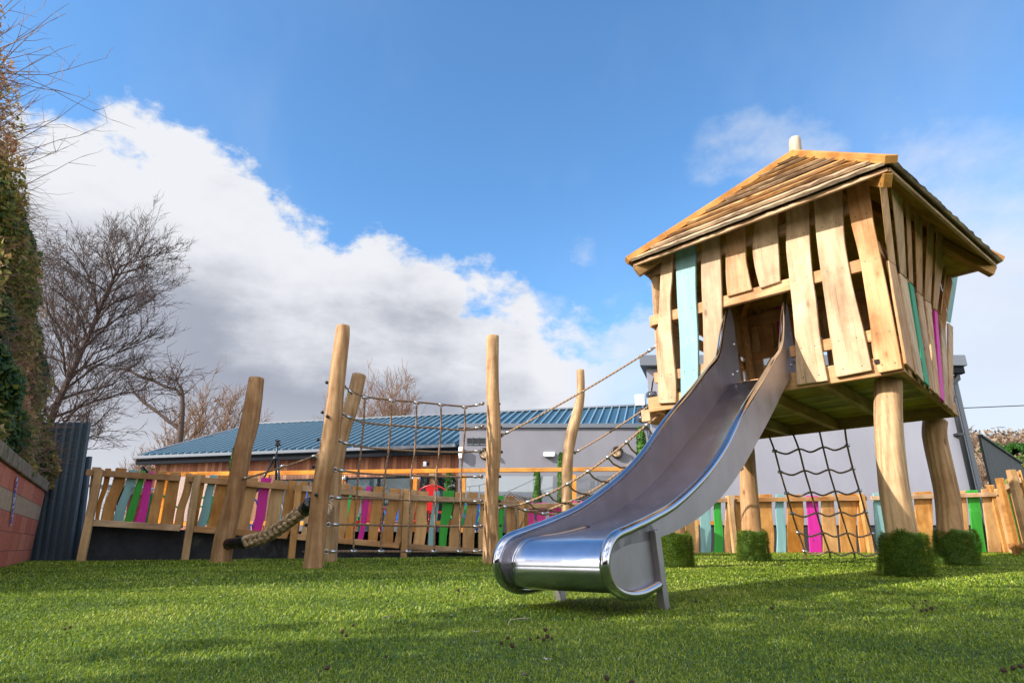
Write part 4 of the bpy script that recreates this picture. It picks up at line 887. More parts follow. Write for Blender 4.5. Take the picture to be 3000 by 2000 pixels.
def ribbed(name, label, xb0, xb1, xt0, xt1, yb, yt, Y, pitch=.105):
    """profiled steel sheet with trapezoid ribs; stands upright on the ground"""
    b0, b1 = at(xb0, yb, Y), at(xb1, yb, Y); t0, t1 = at(xt0, yt, Y), at(xt1, yt, Y)
    def cst(k, b):
        n = k.noise(oco(k), 60, 4, .7); n2 = k.noise(k.mapping(oco(k), (3, 3, .8)), 1, 4, .6); c = k.ramp(n, [(.3, (.055, .080, .105)), (.7, (.10, .135, .165))]); c = k.mix(k.smooth(n2, .4, .8, 0, .4), c, (.055, .06, .075)); k.l.new(c, b.inputs['Base Color'])
    ms = mat('slate_blue_sheet', (.045, .07, .09), .6, build=cst); W_ = (b1.x - b0.x); n = max(1, round(W_ / pitch)); prof = []
    for i in range(n):
        for u, d in ((0, 0), (.36, 0), (.46, -.030), (.86, -.030), (1.0, 0)): prof.append(((i + u) / n, d))
    z0 = gz(Y) - .02; t_top = t0.z; V = []
    for f, d in prof:
        xb = b0.x + W_ * f; xt = t0.x + (t1.x - t0.x) * f; V += [(xb, Y + d, z0), (xt, Y + d, t0.z + (t1.z - t0.z) * f)]
    k = len(prof); V += [(x, y + .006, z) for x, y, z in V]; Fc = []
    for i in range(k - 1): a = 2 * i; Fc += [(a, a + 2, a + 3, a + 1), (a + 1 + 2 * k, a + 3 + 2 * k, a + 2 + 2 * k, a + 2 * k), (a + 1, a + 3, a + 3 + 2 * k, a + 1 + 2 * k)]
    Fc += [(0, 1, 1 + 2 * k, 2 * k), (2 * k - 2, 4 * k - 2, 4 * k - 1, 2 * k - 1)]
    o = mesh_obj(name, V, Fc, ms); tag(o, label, 'screen'); return o
ribbed('corrugated_screen', 'tall slate blue corrugated metal screen between the ivy and the sloping fence', 66, 205, 128, 267, 1646, 1238, 8.25)
ribbed('corrugated_screen', 'lower strip of slate blue corrugated sheet tucked behind the tall screen', 185, 232, 236, 270, 1646, 1337, 8.45)

# ------------------------------------------------------------------ ivy bank on the left
def leaves(name, P, size, m, tint, parent=None, nrm=None, kind=None, aspect=1.5):
    n = len(P); a = rng.normal(0, 1, (n, 3)) if nrm is None else nrm + rng.normal(0, .55, (n, 3)); a /= np.linalg.norm(a, axis=1)[:, None] + 1e-9
    r = rng.normal(0, 1, (n, 3)); s = np.cross(a, r); s /= np.linalg.norm(s, axis=1)[:, None] + 1e-9; t = np.cross(a, s); k = (size * rng.uniform(.6, 1.3, n))[:, None] / 2
    V = np.stack([P - t * k * aspect, P + s * k * .8 - t * k * .1, P + t * k * aspect + a * k * .3, P - s * k * .8 - t * k * .1], 1).reshape(-1, 3)
    Fc = (np.arange(n)[:, None] * 4 + np.arange(4)[None]).astype(np.int32)
    o = mesh_obj(name, V, Fc, m, parent, tint=np.repeat(tint, 4)); return o
def fnoise(P, s, off=0.0): return np.array([noise.noise(Vector((p[0] * s + off, p[1] * s, p[2] * s))) for p in P])
def segs(name, S, m, parent=None, sides=3):
    """tapered prisms: S = array [p0(3), p1(3), r0, r1]"""
    S = np.asarray(S, dtype=float); n = len(S); p0, p1, r0, r1 = S[:, :3], S[:, 3:6], S[:, 6:7], S[:, 7:8]; d = p1 - p0; d /= np.linalg.norm(d, axis=1)[:, None] + 1e-9
    ref = np.where(np.abs(d[:, 2:3]) < .9, np.array([[0, 0, 1.]]), np.array([[1., 0, 0]])); u = np.cross(d, ref); u /= np.linalg.norm(u, axis=1)[:, None]; v = np.cross(d, u); V = []
    for p, r in ((p0, r0), (p1, r1)):
        for j in range(sides): a = 2 * math.pi * j / sides; V.append(p + (u * math.cos(a) + v * math.sin(a)) * r)
    V = np.stack(V, 1).reshape(-1, 3); b = np.arange(n)[:, None] * 2 * sides
    Fc = np.concatenate([b + [j, (j + 1) % sides, sides + (j + 1) % sides, sides + j] for j in range(sides)], 1).reshape(-1, 4)
    return mesh_obj(name, V, Fc, m, parent, smooth=True)
hx0 = wb + Vector((-.22, .35, 0)); hd = -wx        # runs back towards and past the viewer, on the far side of the wall
ivy = thing('ivy_hedge', 'towering ivy and bramble covered bank rising behind the red block wall', 'hedge', (hx0.x - .8, hx0.y - 2, 0))
HL = 5.4
def hedge_h(u): return 5.5 if u < 1.6 else max(2.0, 5.5 - (u - 1.6) * 3.2)
side_out = Vector((wn_.x, wn_.y, 0))
side_out = side_out if side_out.x > 0 else -side_out
def front_off(u, z): return -.08 + .26 * noise.noise(Vector((u * .7, z * .7, 3))) + .18 * noise.noise(Vector((u * 2.2, z * 2.2, 5))) - .24 * max(0, z - 1.2)
P, N_ = [], []
for _ in range(95000):
    u = random.random() ** 1.1 * (HL + .9) - .9; H_ = hedge_h(max(0, u)); z = random.random() * H_ + .9 * (u < 5); f = front_off(max(u, 0), z)
    u += .42 * max(0, z - 1.6) * max(0, 1 - u / 3)
    top = z > H_ * .9
    dep = abs(random.gauss(0, .16)); off = f - dep - (random.random() * 1.0 if top else 0)
    if random.random() < .25: # end face
        u = -1.0 - abs(random.gauss(0, .1)) + .25 * noise.noise(Vector((z * .9, 1, 8))) + .42 * max(0, z - 1.6); off = front_off(0, z) - random.random() * 1.6
    p = Vector((hx0.x, hx0.y, z)) + hd * u + side_out * off; P.append(p); N_.append(side_out + UP * .4 + Vector((0, -.3, 0)))
P = np.array([tuple(p) for p in P]); N_ = np.array([tuple(p) for p in N_])
f1 = fnoise(P, .9); f2 = fnoise(P, 2.3, 9.0); t_ = .32 + f1 * .75 + f2 * .30 + rng.normal(0, .13, len(P)) + np.clip((P[:, 2] - 2.6) * .16, 0, .42)
leaves('foliage', P, .046, IVY, np.clip(t_, 0, 1), ivy, nrm=N_)
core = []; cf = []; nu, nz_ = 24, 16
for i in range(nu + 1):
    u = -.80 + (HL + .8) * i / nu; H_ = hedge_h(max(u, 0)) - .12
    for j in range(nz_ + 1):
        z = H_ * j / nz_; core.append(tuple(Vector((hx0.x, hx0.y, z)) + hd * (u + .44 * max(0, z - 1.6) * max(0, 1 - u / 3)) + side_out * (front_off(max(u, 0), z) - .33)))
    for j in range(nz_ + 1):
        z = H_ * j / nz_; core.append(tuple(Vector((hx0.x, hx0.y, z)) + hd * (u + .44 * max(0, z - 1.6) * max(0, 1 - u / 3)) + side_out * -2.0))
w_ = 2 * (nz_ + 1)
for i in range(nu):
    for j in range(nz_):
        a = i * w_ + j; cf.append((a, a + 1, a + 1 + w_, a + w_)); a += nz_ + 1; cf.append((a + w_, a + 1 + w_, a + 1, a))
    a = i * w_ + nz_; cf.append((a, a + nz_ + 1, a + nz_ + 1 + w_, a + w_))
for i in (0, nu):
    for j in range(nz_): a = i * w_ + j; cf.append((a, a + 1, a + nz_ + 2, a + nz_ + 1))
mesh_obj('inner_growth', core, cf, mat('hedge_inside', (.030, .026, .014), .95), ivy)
S = []
def wander(p, d, L, r, n, curl, up=0.0, out=None, leaf_end=None):
    out = S if out is None else out; st = L / n; q = Vector(p); d = Vector(d).normalized(); pts_ = [q.copy()]
    for i in range(n):
        d = (d + Vector((random.gauss(0, curl), random.gauss(0, curl), random.gauss(0, curl) + up))).normalized(); q2 = q + d * st
        ra = r * (1 - i / n * .75); rb = r * (1 - (i + 1) / n * .75); out.append((*q, *q2, ra, rb)); q = q2; pts_.append(q.copy())
    return pts_
for _ in range(1000):
    u = random.random() * 3.6 - .9; z = random.uniform(.9, hedge_h(max(0, u))); p = Vector((hx0.x, hx0.y, z)) + hd * (u + .42 * max(0, z - 1.6) * max(0, 1 - u / 3)) + side_out * (front_off(u, z) - .05)
    wander(p, side_out * random.uniform(.1, 1) + Vector((random.uniform(-.2, 1), .2, random.uniform(-.4, .6))), random.uniform(.15, .5), .0035, 3, .25)
for _ in range(30):
    u = random.uniform(-.4, 1.6); z = random.uniform(4.3, 5.6); p = Vector((hx0.x, hx0.y, z)) + hd * (u + 1.3) + side_out * (front_off(u, z) - .3)
    pp_ = wander(p, (random.uniform(.25, .9), random.uniform(-.2, .3), random.uniform(.0, 1.3)), random.uniform(.6, 1.7), .008, 7, .10)
    for q in pp_[2:]:
        if random.random() < .5: wander(q, (random.uniform(-.2, 1), random.uniform(-.4, .4), random.uniform(-.3, .8)), .3, .004, 3, .15)
segs('twigs', S, mat('bramble_stem', (.30, .17, .11), .8), ivy)

# ------------------------------------------------------------------ bare trees
def tree(name, label, base, h, spread, levels, m_t, m_c, trunk_r, lean=(0, 0), seed=1, droop=0.0, first=.25, nb=(6, 5, 5, 4), twig=.006, group=None, up0=.5, buds=None, reach=1.0, ang=(.5, 1.1), curl=.10):
    random.seed(seed); t = thing(name, label, 'tree', base, group); T_, C_ = [], []
    base = Vector(base); pts_ = wander(base, (lean[0], lean[1], 1), h * .72, trunk_r, 9, .05, .04, out=T_)
    ends = []
    def grow(p, d, L, r, lv):
        n = 5 if lv < 3 else 4
        q = wander(p, d, L, r, n, curl + .03 * lv * curl * 10, droop if lv < 2 else .02, out=C_)
        if lv >= levels: ends.append(q[-1]); ends.append(q[-2]); return
        k = nb[min(lv, len(nb) - 1)]
        for i in range(k):
            f = 1 if i == 0 else random.uniform(.25, 1.0); a = q[min(int(f * n), n)]; dd = (q[min(int(f * n), n)] - q[max(0, min(int(f * n), n) - 1)]).normalized()
            side = Vector((random.gauss(0, 1), random.gauss(0, 1), random.gauss(0, 1))); side = (side - dd * side.dot(dd)).normalized(); an = random.uniform(.25, .8)
            grow(a, dd * math.cos(an) + side * math.sin(an) + UP * .12, L * random.uniform(.5, .72), max(r * .5 * random.uniform(.7, 1), twig), lv + 1)
    for i in range(nb[0] * 2):
        f = first + (1 - first) * (i + .5) / (nb[0] * 2); k = f * 9; a = pts_[min(int(k), 8)]; a = a + (pts_[min(int(k), 8) + 1] - a) * (k - int(k)); az_ = i * 2.4 + random.uniform(-.4, .4); an = random.uniform(*ang) * (1.1 - .5 * f)
        grow(a, Vector((math.cos(az_) * math.sin(an) * spread[0], math.sin(az_) * math.sin(an) * spread[1], math.cos(an) * up0 + .15)), h * random.uniform(.24, .36) * (1.15 - .45 * f) * reach, trunk_r * .5 * (1.1 - .6 * f), 1)
    segs('trunk', T_, m_t, t, 8); segs('crown', C_, m_c, t, 3)
    if buds is not None:
        E_n = np.array([tuple(e) for e in ends]); E_n = np.repeat(E_n, buds[0], 0) + rng.normal(0, buds[1], (len(ends) * buds[0], 3)); o = leaves('buds', E_n, buds[2], buds[3], np.clip(rng.normal(.6, .2, len(E_n)), 0, 1), t)
    return t
def gp(x, Y): p = at(x, 1600, Y); return (p.x, Y, 0)
YB = 11.5
tree('bare_tree', 'big bare spreading tree beside the ivy bank, dense dark twigs', gp(0, YB), 8.6, (1.35, .8), 5, BARKD, BARKD, .09, (.0, 0), 8, .01, .26, (20, 5, 5, 4, 3), .0046, reach=.46, up0=.75, ang=(.7, 1.35), curl=.075)
tree('bare_tree', 'bare tree beyond the block wall outside the photo, dappling the turf with shade', (-9.2, 2.4, 0), 6.5, (1.0, 1.2), 4, BARK, BARKD, .16, (0, 0), 15, .02, .3, (9, 5, 4, 3), .012, reach=1.0, up0=.8, ang=(.6, 1.2))
tb = gp(505, 24)
random.seed(77); S2, C2 = [], []
t = thing('bare_tree', 'thin dark topped trunk with one crooked limb, rising behind the timber building', 'tree', tb)
tp_ = [at(*p, 24) for p in ((512, 1600), (518, 1400), (525, 1300), (533, 1230), (534, 1160), (528, 1130))]; tp_[0].z = 0
log_mesh('trunk', tp_, [.13, .125, .12, .10, .075, .05], BARKD, t, seg=10, seed=2)
b1_ = [at(*p, 24) for p in ((526, 1255), (500, 1238), (460, 1205), (425, 1180), (400, 1155))]
for a, b in zip(b1_, b1_[1:]): C2.append((*a, *b, .08, .06))
b2_ = [at(*p, 24) for p in ((532, 1160), (515, 1140), (490, 1135), (450, 1115), (415, 1105), (370, 1080))]
for a, b in zip(b2_, b2_[1:]): C2.append((*a, *b, .07, .045))
b3_ = [at(*p, 24) for p in ((528, 1132), (520, 1118), (515, 1112))]
for a, b in zip(b3_, b3_[1:]): C2.append((*a, *b, .05, .03))
for bb in (b1_, b2_, b3_, [tp_[3], tp_[4]]):
    for q in bb[1:]:
        for _ in range(5): 
            pq = wander(q, (random.gauss(0, 1), random.gauss(0, .3), random.uniform(-.1, 1)), random.uniform(.5, 1.5), .022, 5, .12, out=C2)
            for z in pq[2:]: wander(z, (random.gauss(0, 1), random.gauss(0, .3), random.uniform(-.1, 1)), .5, .013, 3, .15, out=C2)
segs('limbs', C2, BARKD, t)
bt = [(400, 27, 4.6, 1.0), (470, 26, 6.9, 1.1), (545, 28, 8.1, 1.1), (610, 28, 8.0, 1.0), (655, 29, 6.9, .9), (350, 30, 5.2, 1), (300, 34, 3.6, 1)]
lab = ['low', 'rounded', 'taller', 'broad', 'smaller', 'thin', 'tiny']
for i, (x, Y, h_, s_) in enumerate(bt):
    tree('bare_tree', ['low bare tree at the roof corner, nearest the left end of the timber building', 'rounded reddish bare tree behind the crooked dark trunk', 'tall reddish bare tree just right of the crooked dark trunk', 'broad bare tree above the left slope of the blue roof', 'smaller bare tree touching the outermost leaning log post', 'thin pale bare tree seen below the big spreading tree', 'tiny distant bare tree above the turquoise pickets'][i],
         gp(x, Y), h_ * .88, (s_ * .75, s_ * .75), 4, BARKR, BARKR, .13, seed=20 + i, first=.3, nb=(7, 4, 4, 3), twig=.012, group='bare trees behind the timber building', up0=1.5, ang=(.25, .75), reach=.9, droop=.05, curl=.05)
bt2 = [(960, 30, 7.6), (1030, 29, 8.4), (1110, 31, 9.9), (1180, 30, 9.3), (1235, 31, 7.2), (770, 34, 6.2), (835, 36, 6.4), (715, 33, 6.0)]
for i, (x, Y, h_) in enumerate(bt2):
    tree('bare_tree', ['bare tree between the two tall logs at the left of the net', 'bare tree showing in the first column of the climbing net', 'tallest bare tree seen through the middle of the climbing net', 'rounded bare tree seen through the right half of the climbing net', 'low bare tree by the last upright rope of the climbing net', 'faint bare treetop over the ridge, left of the tall net post', 'faint bare treetop over the ridge near the tripod', 'faint bare treetop over the ridge by the outer log'][i],
         gp(x, Y), h_ * .88, (.75, .75), 4, BARKR, BARKR, .13, seed=50 + i, first=.3, nb=(7, 4, 4, 3), twig=.012, group='bare trees beyond the blue roof', up0=1.5, ang=(.25, .75), reach=.9, droop=.05, curl=.05)
# wooded hill at the far right
hc = at(3010, 1400, 70)
V = []; Fc = []; nx_, ny_ = 40, 10
for j in range(ny_ + 1):
    for i in range(nx_ + 1):
        x = 36 + 104 * i / nx_; y = 62 + 50 * j / ny_; a = (x - 36) / 90; z = 14.5 * min(1, max(0, a) * 4.6) ** .6 * math.sin(min(1, j / ny_ * 1.2 + .12) * math.pi / 2) + 1.0 * noise.noise(Vector((x * .1, y * .1, 0))); V.append((x, y, max(-1, z)))
for j in range(ny_):
    for i in range(nx_): a = j * (nx_ + 1) + i; Fc.append((a, a + 1, a + nx_ + 2, a + nx_ + 1))
def hillb(k, b):
    n = k.noise(oco(k), .35, 5, .7); k.l.new(k.ramp(n, [(.35, (.06, .05, .025)), (.6, (.12, .10, .04)), (.8, (.05, .09, .02))]), b.inputs['Base Color'])
o = mesh_obj('hill', V, Fc, mat('hill_scrub', (.1, .09, .04), .95, build=hillb)); o['kind'] = 'structure'
def hz_(x, y): a = (x - 36) / 90; return 14.5 * min(1, max(0, a) * 4.6) ** .6 * math.sin(min(1, (y - 62) / 50 * 1.2 + .12) * math.pi / 2)
hp = [(2872, 66, 'brown bare tree on the hill, next to the dark fence top'), (2905, 72, 'pale brown bare tree on the hillside, second from the grey building'), (2940, 70, 'round brown bare tree on the hill crest'), (2972, 80, 'highest brown tree on the hill crest'), (2992, 74, 'brown tree on the hill at the photo edge'), (2890, 84, 'faint tree at the back of the hill')]
for i, (x, Y, lb_) in enumerate(hp):
    p = gp(x, Y); z = max(0, hz_(p[0], Y)) - 3.2; tree('hill_tree', lb_, (p[0], Y, z - .3), 5.2 + (i % 3), (.9, .9), 4, BARKR, mat('far_twig', (.24, .16, .11), .9), .2, seed=90 + i, first=.2, nb=(6, 4, 4, 3), twig=.035, group='bare trees on the wooded hill', up0=1, reach=1.0, ang=(.4, 1.1))
random.seed(12); P = []
for _ in range(16000):
    y = random.uniform(63, 108); x = y * random.uniform(.70, .92); P.append((x, y, hz_(x, y) + random.random() ** 2 * 2.6 * (1 + noise.noise(Vector((x * .25, y * .25, 0)))) - .3))
P = np.array(P); o = leaves('hillside_woods', P, .42, leafmat('winter_scrub', [(.09, .06, .045), (.19, .125, .085), (.27, .20, .12), (.20, .20, .07)], .8, .1), np.clip(.45 + fnoise(P, .12) * .35 + rng.normal(0, .08, len(P)), 0, 1)); tag(o, None, None, kind='stuff')
for i, (x, y, Y, r, lb_) in enumerate([(2978, 1325, 60, 1.15, 'dark evergreen bush on the hillside, the larger one'), (2905, 1315, 64, .9, 'small dark green bush on the hill beside the fence'), (2990, 1370, 58, 1.5, 'low yellowish green bush below the evergreen')]):
    c = at(x, y, Y); n = 5000; q = rng.normal(0, 1, (n, 3)); q /= np.linalg.norm(q, axis=1)[:, None]; q *= (rng.uniform(.6, 1, n) ** .5)[:, None] * r; q[:, 2] *= .75; P = q + np.array(c); nz2 = fnoise(P, .9)
    P = P[nz2 > -.25]; t = thing('hill_bush', lb_, 'bush', tuple(c - UP * r)); leaves('foliage', P, .22, BOX if i < 2 else IVY, np.clip(.35 + fnoise(P, 1.5) * .6, 0, 1) * (.5 if i == 0 else .8), t)
    segs('stem', [(c.x, c.y, c.z - r * 1.6, c.x, c.y, c.z, .12, .08)], BARK, t, 6)

# ------------------------------------------------------------------ timber clad building with blue roof
cb_ = thing('timber_building', 'long single storey building clad in red cedar under a blue seamed metal roof', 'building', (-5, 16, 0))
Ea = Vector((-10.30, 17.38, 2.6)); Eb = Vector((-1.351, 15.278, 2.6)); ed = (Eb - Ea).normalized(); en = Vector((ed.y, -ed.x, 0)); en = en if en.y < 0 else -en      # eave direction, outward normal
Rg = [at(747, 1246, 21.2), at(1500, 1222, 20.0), at(1900, 1211, 19.35)]; print('ridge', Rg)
rz = sum(p.z for p in Rg) / 3
Ec = Eb + ed * 7.0
def flatq(name, P, m, par, th=.06, bevel=0):
    P = [Vector(p) for p in P]; n = (P[1] - P[0]).cross(P[2] - P[0]).normalized(); k = len(P)
    x = (P[1] - P[0]).normalized(); y = n.cross(x); M = frame(P[0], x, y, n); Mi = M.inverted(); V = [Mi @ p for p in P] + [Mi @ (p - n * th) for p in P]
    return mesh_obj(name, V, [tuple(range(k)), tuple(range(2 * k - 1, k - 1, -1))] + [(i, i + k, (i + 1) % k + k, (i + 1) % k) for i in range(k)], m, par, M)
r0 = Vector((Rg[0].x, Rg[0].y, rz)); r1 = r0 + ed * 15.2
rf = flatq('roof', [Ea, Ec, r1, r0], ROOFM, cb_); flatq('roof', [Ea, r0, Ea - en * 9.6 + ed * -.4], ROOFM, cb_); flatq('roof', [r0, r1, Ec - en * 9.6, Ea - en * 9.6], ROOFM, cb_)
up_r = (r0 - Ea) - ed * (r0 - Ea).dot(ed); run = up_r.length; up_r.normalize(); nr = ed.cross(up_r); nr = nr if nr.z > 0 else -nr
L0 = (r0 - Ea).dot(ed); S_ = []; u = .12; tot = (Ec - Ea).length
while u < tot:
    h_ = run if u >= L0 else run * u / L0
    S_.append(((u - .017, 0.0, .0), (u + .017, h_, .045))); u += .225
boxes('standing_seam', S_, mat('seam_glint_blue', (.15, .25, .32), .35), cb_, frame(Ea + nr * .004, ed, up_r, nr))  # seams paler than the roof: sun glint and sky reflection put into their colour
for o_ in (): pass
beam('ridge_cap', r0 + UP * .03, r1 + UP * .03, .16, .05, TRIM, cb_); beam('hip_cap', Ea + UP * .04, r0 + UP * .05, .13, .04, TRIM, cb_)
beam('gutter', Ea + en * .06 - UP * .05 - ed * .1, Eb + en * .06 - UP * .05, .12, .075, TRIM, cb_); beam('fascia', Ea - UP * .17 - en * .02 - ed * .05, Eb - UP * .17 - en * .02, .10, .15, DARKM, cb_)
wo_ = Ea - en * .30 + ed * .25; wl = (Eb - Ea).dot(ed) - .2
box('wall', (0, 0, -.1), (wl, .2, 2.50), CLAD, cb_, frame(Vector((wo_.x, wo_.y, 0)), ed, -en, UP), 0)
tube('downpipe', [Ea - UP * .3 + ed * .10 - en * .05, Ea - UP * .5 + ed * .22 - en * .22, Vector((wo_.x, wo_.y, 1.9)) + en * .06 - ed * .02, Vector((wo_.x, wo_.y, 0)) + en * .06 - ed * .02], .045, DARKM, cb_)
Mcl = frame(Vector((wo_.x, wo_.y, 0)), ed, -en, UP)
def u_of(x, y=1420): return (on(x, y, wo_ + en * .02, en) - wo_).dot(ed)
def z_of(x, y): return on(x, y, wo_ + en * .02, en).z
zw1 = z_of(1100, 1397); 
for xs_ in ((800, 918), (1015, 1110), (1112, 1212), (1232, 1256), (1283, 1334)):
    ua, ub = u_of(xs_[0]), u_of(xs_[1]); fr_ = box('window', (ua, -.045, .5), (ub, -.004, zw1), DARKM, cb_, Mcl, .004); g_ = box('pane', (ua + .04, -.052, .56), (ub - .04, -.046, zw1 - .05), WINDOW, fr_, Mcl, 0)
boxes('seat_lamp', [((u_of(1003), -.1, z_of(1003, 1404)), (u_of(1013), -.01, z_of(1003, 1393)))], WHITEP, cb_, Mcl)
# grey rendered block in front of its right end
Yg = 13.6; ga, gb_ = at(1338, 1600, Yg), at(1925, 1600, Yg); gt = at(1338, 1254, Yg).z; gk = thing('rendered_extension', 'flat roofed grey rendered extension with three small square vents', 'building', ((ga.x + gb_.x) / 2, Yg, 0))
box('wall', (ga.x, Yg, -.1), (gb_.x, Yg + 2.2, gt), GREY, gk, None, .01); box('parapet_cap', (ga.x - .04, Yg - .05, gt + .002), (gb_.x, Yg + 2.25, gt + .10), TRIM, gk, None, .008)
for x in (1377, 1396, 1415):
    a, b = at(x - 8, 1300, Yg), at(x + 8, 1284, Yg); vt = boxes('vent', [((a.x, Yg - .012, a.z), (b.x, Yg - .004, b.z))], mat('vent_dark', (.01, .01, .012), .6), gk)
    boxes('vent_frame', [((a.x - .02, Yg - .02, a.z - .02), (a.x, Yg - .003, b.z + .02)), ((b.x, Yg - .02, a.z - .02), (b.x + .02, Yg - .003, b.z + .02)), ((a.x, Yg - .02, b.z), (b.x, Yg - .003, b.z + .02)), ((a.x, Yg - .02, a.z - .02), (b.x, Yg - .003, a.z))], TRIM, vt)
def round_lamp(x, y, Y, label, r=.125):
    p = at(x, y, Y); t = thing('wall_lamp', label, 'wall lamp', tuple(p), 'round bulkhead wall lamps')
    tube('lamp_body', [p, p + Vector((0, -.07, 0)), p + Vector((0, -.085, 0))], [r, r, r * .9], mat('lamp_black', (.02, .018, .016), .4), t, seg=28)
    tube('lamp_glass', [p + Vector((0, -.08, 0)), p + Vector((0, -.10, 0)), p + Vector((0, -.112, 0))], [r * .84, r * .74, r * .4], CREAM, t, seg=24)
    tube('lamp_shroud', [p + Vector((r * .9 * math.cos(a), -.13, r * .9 * math.sin(a))) for a in [math.radians(k * 10) for k in range(0, 19)]], .03, MATS['lamp_black'], t, seg=8)
round_lamp(1806, 1327, Yg, 'round bulkhead lamp with dark shroud, seen between the bridge ropes', .115); round_lamp(1421, 1331, Yg, 'round bulkhead lamp half hidden by the tall straight log post', .115)
pz = on(1267, 1387, wo_ + en * .02, en)
round_lamp(1267, 1387, pz.y - .02, 'round bulkhead lamp on the cedar cladding near the corner', .11)
def wall_box(name, cat, label, x0, y0, x1, y1, Y, d, m=WHITEP):
    a, b = at(x0, y1, Y), at(x1, y0, Y); t = thing(name, label, cat, tuple(a)); box('casing', (a.x, Y - d, a.z), (b.x, Y - .003, b.z), m, t, None, .012); return t, a, b
t, a, b = wall_box('emergency_light', 'emergency light', 'slim white emergency light on the middle of the grey extension wall', 1592, 1325, 1625, 1337, Yg, .10); box('diffuser', (a.x + .015, Yg - .105, a.z - .012), (b.x - .015, Yg - .03, a.z + .02), mat('pale_diffuser', (.6, .65, .66), .3), t, None, .004)
t, a, b = wall_box('alarm_box', 'alarm box', 'white rounded alarm box at the left end of the grey extension', 1345, 1312, 1358, 1344, Yg, .13); box('cover', (a.x - .01, Yg - .135, a.z + .05), (b.x + .01, Yg - .05, b.z + .01), WHITEP, t, None, .02)
t, a, b = wall_box('sensor_box', 'sensor', 'small white sensor box on the cedar wall between net ropes', 1241, 1353, 1251, 1367, 15.1, .10); box('bracket', (b.x, 15.02, a.z + .03), (b.x + .06, 15.08, a.z + .09), DARKM, t, None, .002)
for x, y, lb_ in ((1211, 1399, 'small white socket on the orange post by the windows'), (1228, 1399, 'small white socket beside the right window'), (1007, 1401, 'small white socket on the orange post left of the windows')):
    t, a, b = wall_box('wall_socket', 'socket', lb_, x - 4, y - 4, x + 4, y + 4, 11.42, .03); box('switch', (a.x + .012, 11.38, a.z + .015), (b.x - .012, 11.40, b.z - .015), TRIM, t, None, .001)

# ------------------------------------------------------------------ tall grey building on the right
Yt = 13.0; tl_, tr_ = at(1927, 1560, Yt), at(2868, 1440, Yt); zt_ = at(2500, 1078, Yt).z; print('tall', tl_, tr_, zt_)
tg = thing('grey_building', 'tall pale grey rendered building filling the view behind the playhouse', 'building', ((tl_.x + tr_.x) / 2, Yt, 0))
xr = tr_.x - .02
def skewed(name, x0, x1, y0, z0, z1, dep, m, dx, bevel=0.0):
    V = [(x0, y0), (x1, y0), (x1, y0 + dep), (x0 + dx, y0 + dep)]; return mesh_obj(name, [(a, b, z0) for a, b in V] + [(a, b, z1) for a, b in V], [(0, 3, 2, 1), (4, 5, 6, 7), (0, 1, 5, 4), (1, 2, 6, 5), (2, 3, 7, 6), (3, 0, 4, 7)], m, tg, bevel=bevel)
skewed('wall', tl_.x, xr, Yt, .62, zt_, 7, GREY2, 2.2, .01); skewed('plinth', tl_.x + .02, xr - .02, Yt + .03, -.1, .617, 6.9, PLINTH, 2.2)
skewed('parapet', tl_.x - .18, xr + .25, Yt - .20, zt_ + .002, zt_ + .24, 7.2, TRIM, 2.4, .01); box('gutter', (xr - .15, Yt - .16, zt_ - .16), (xr + .2, Yt - .02, zt_ - .004), DARKM, tg, None, .02)
box('corner_trim', (xr + .003, Yt - .01, .3), (xr + .10, Yt + .1, zt_ - .16), TRIM, tg, None, .004)
px_ = xr - .16; dp = tube('downpipe', [Vector((px_ + .22, Yt - .09, zt_ - .12)), Vector((px_ + .22, Yt - .09, zt_ - .26)), Vector((px_ + .02, Yt - .10, zt_ - .40)), Vector((px_, Yt - .10, zt_ - .5)), Vector((px_, Yt - .10, 0))], .05, mat('black_pipe', (.015, .016, .02), .3), tg, seg=12)
for z in (1.2, 2.4, 3.2): boxes('pipe_clip', [((px_ - .09, Yt - .15, z), (px_ + .065, Yt - .003, z + .05))], MATS['black_pipe'], dp)
# fittings on the left corner of the tall building
def at_c(x, y): return at(x, y, Yt - .25)
c_ = at_c(1910, 1158); t = thing('security_camera', 'dark dome security camera on a swan neck at the corner of the tall grey building', 'camera', tuple(c_))
tube('bracket', [at_c(1918, 1100), at_c(1912, 1120), at_c(1909, 1145)], .014, DARKM, t); tube('dome', [c_ + UP * .08, c_ + UP * .07, c_ - UP * .02, c_ - UP * .08, c_ - UP * .10], [.05, .10, .11, .07, .02], mat('smoked_dome', (.05, .05, .06), .15), t, seg=20)
c_ = at_c(1893, 1203); t = thing('floodlight', 'black floodlight with pale lamp head hanging off the tall building corner', 'floodlight', tuple(c_)); box('lamp_head', (c_.x - .16, c_.y - .1, c_.z - .10), (c_.x + .10, c_.y + .12, c_.z + .05), mat('lamp_black', (.02, .02, .02), .4), t, None, .03)
tube('lamp_glass', [c_ + Vector((-.10, 0, -.08)), c_ + Vector((-.10, -.03, -.2)), c_ + Vector((-.09, -.04, -.26))], [.07, .11, .03], mat('smoked_dome', (.05, .05, .06), .15), t, seg=16); box('reflector', (c_.x - .22, c_.y - .05, c_.z + .10), (c_.x - .02, c_.y, c_.z + .34), WHITEP, t, None, .02); tube('arm', [c_, c_ + Vector((.2, .1, .02)), c_ + Vector((.24, .24, .02))], .02, DARKM, t)
tube('power_cable', [c_ + Vector((.05, .1, .4)), c_ + Vector((.0, .1, 0)), c_ + Vector((.05, .2, -.5)), c_ + Vector((.1, .24, -1.3))], .008, BLACKP, t)
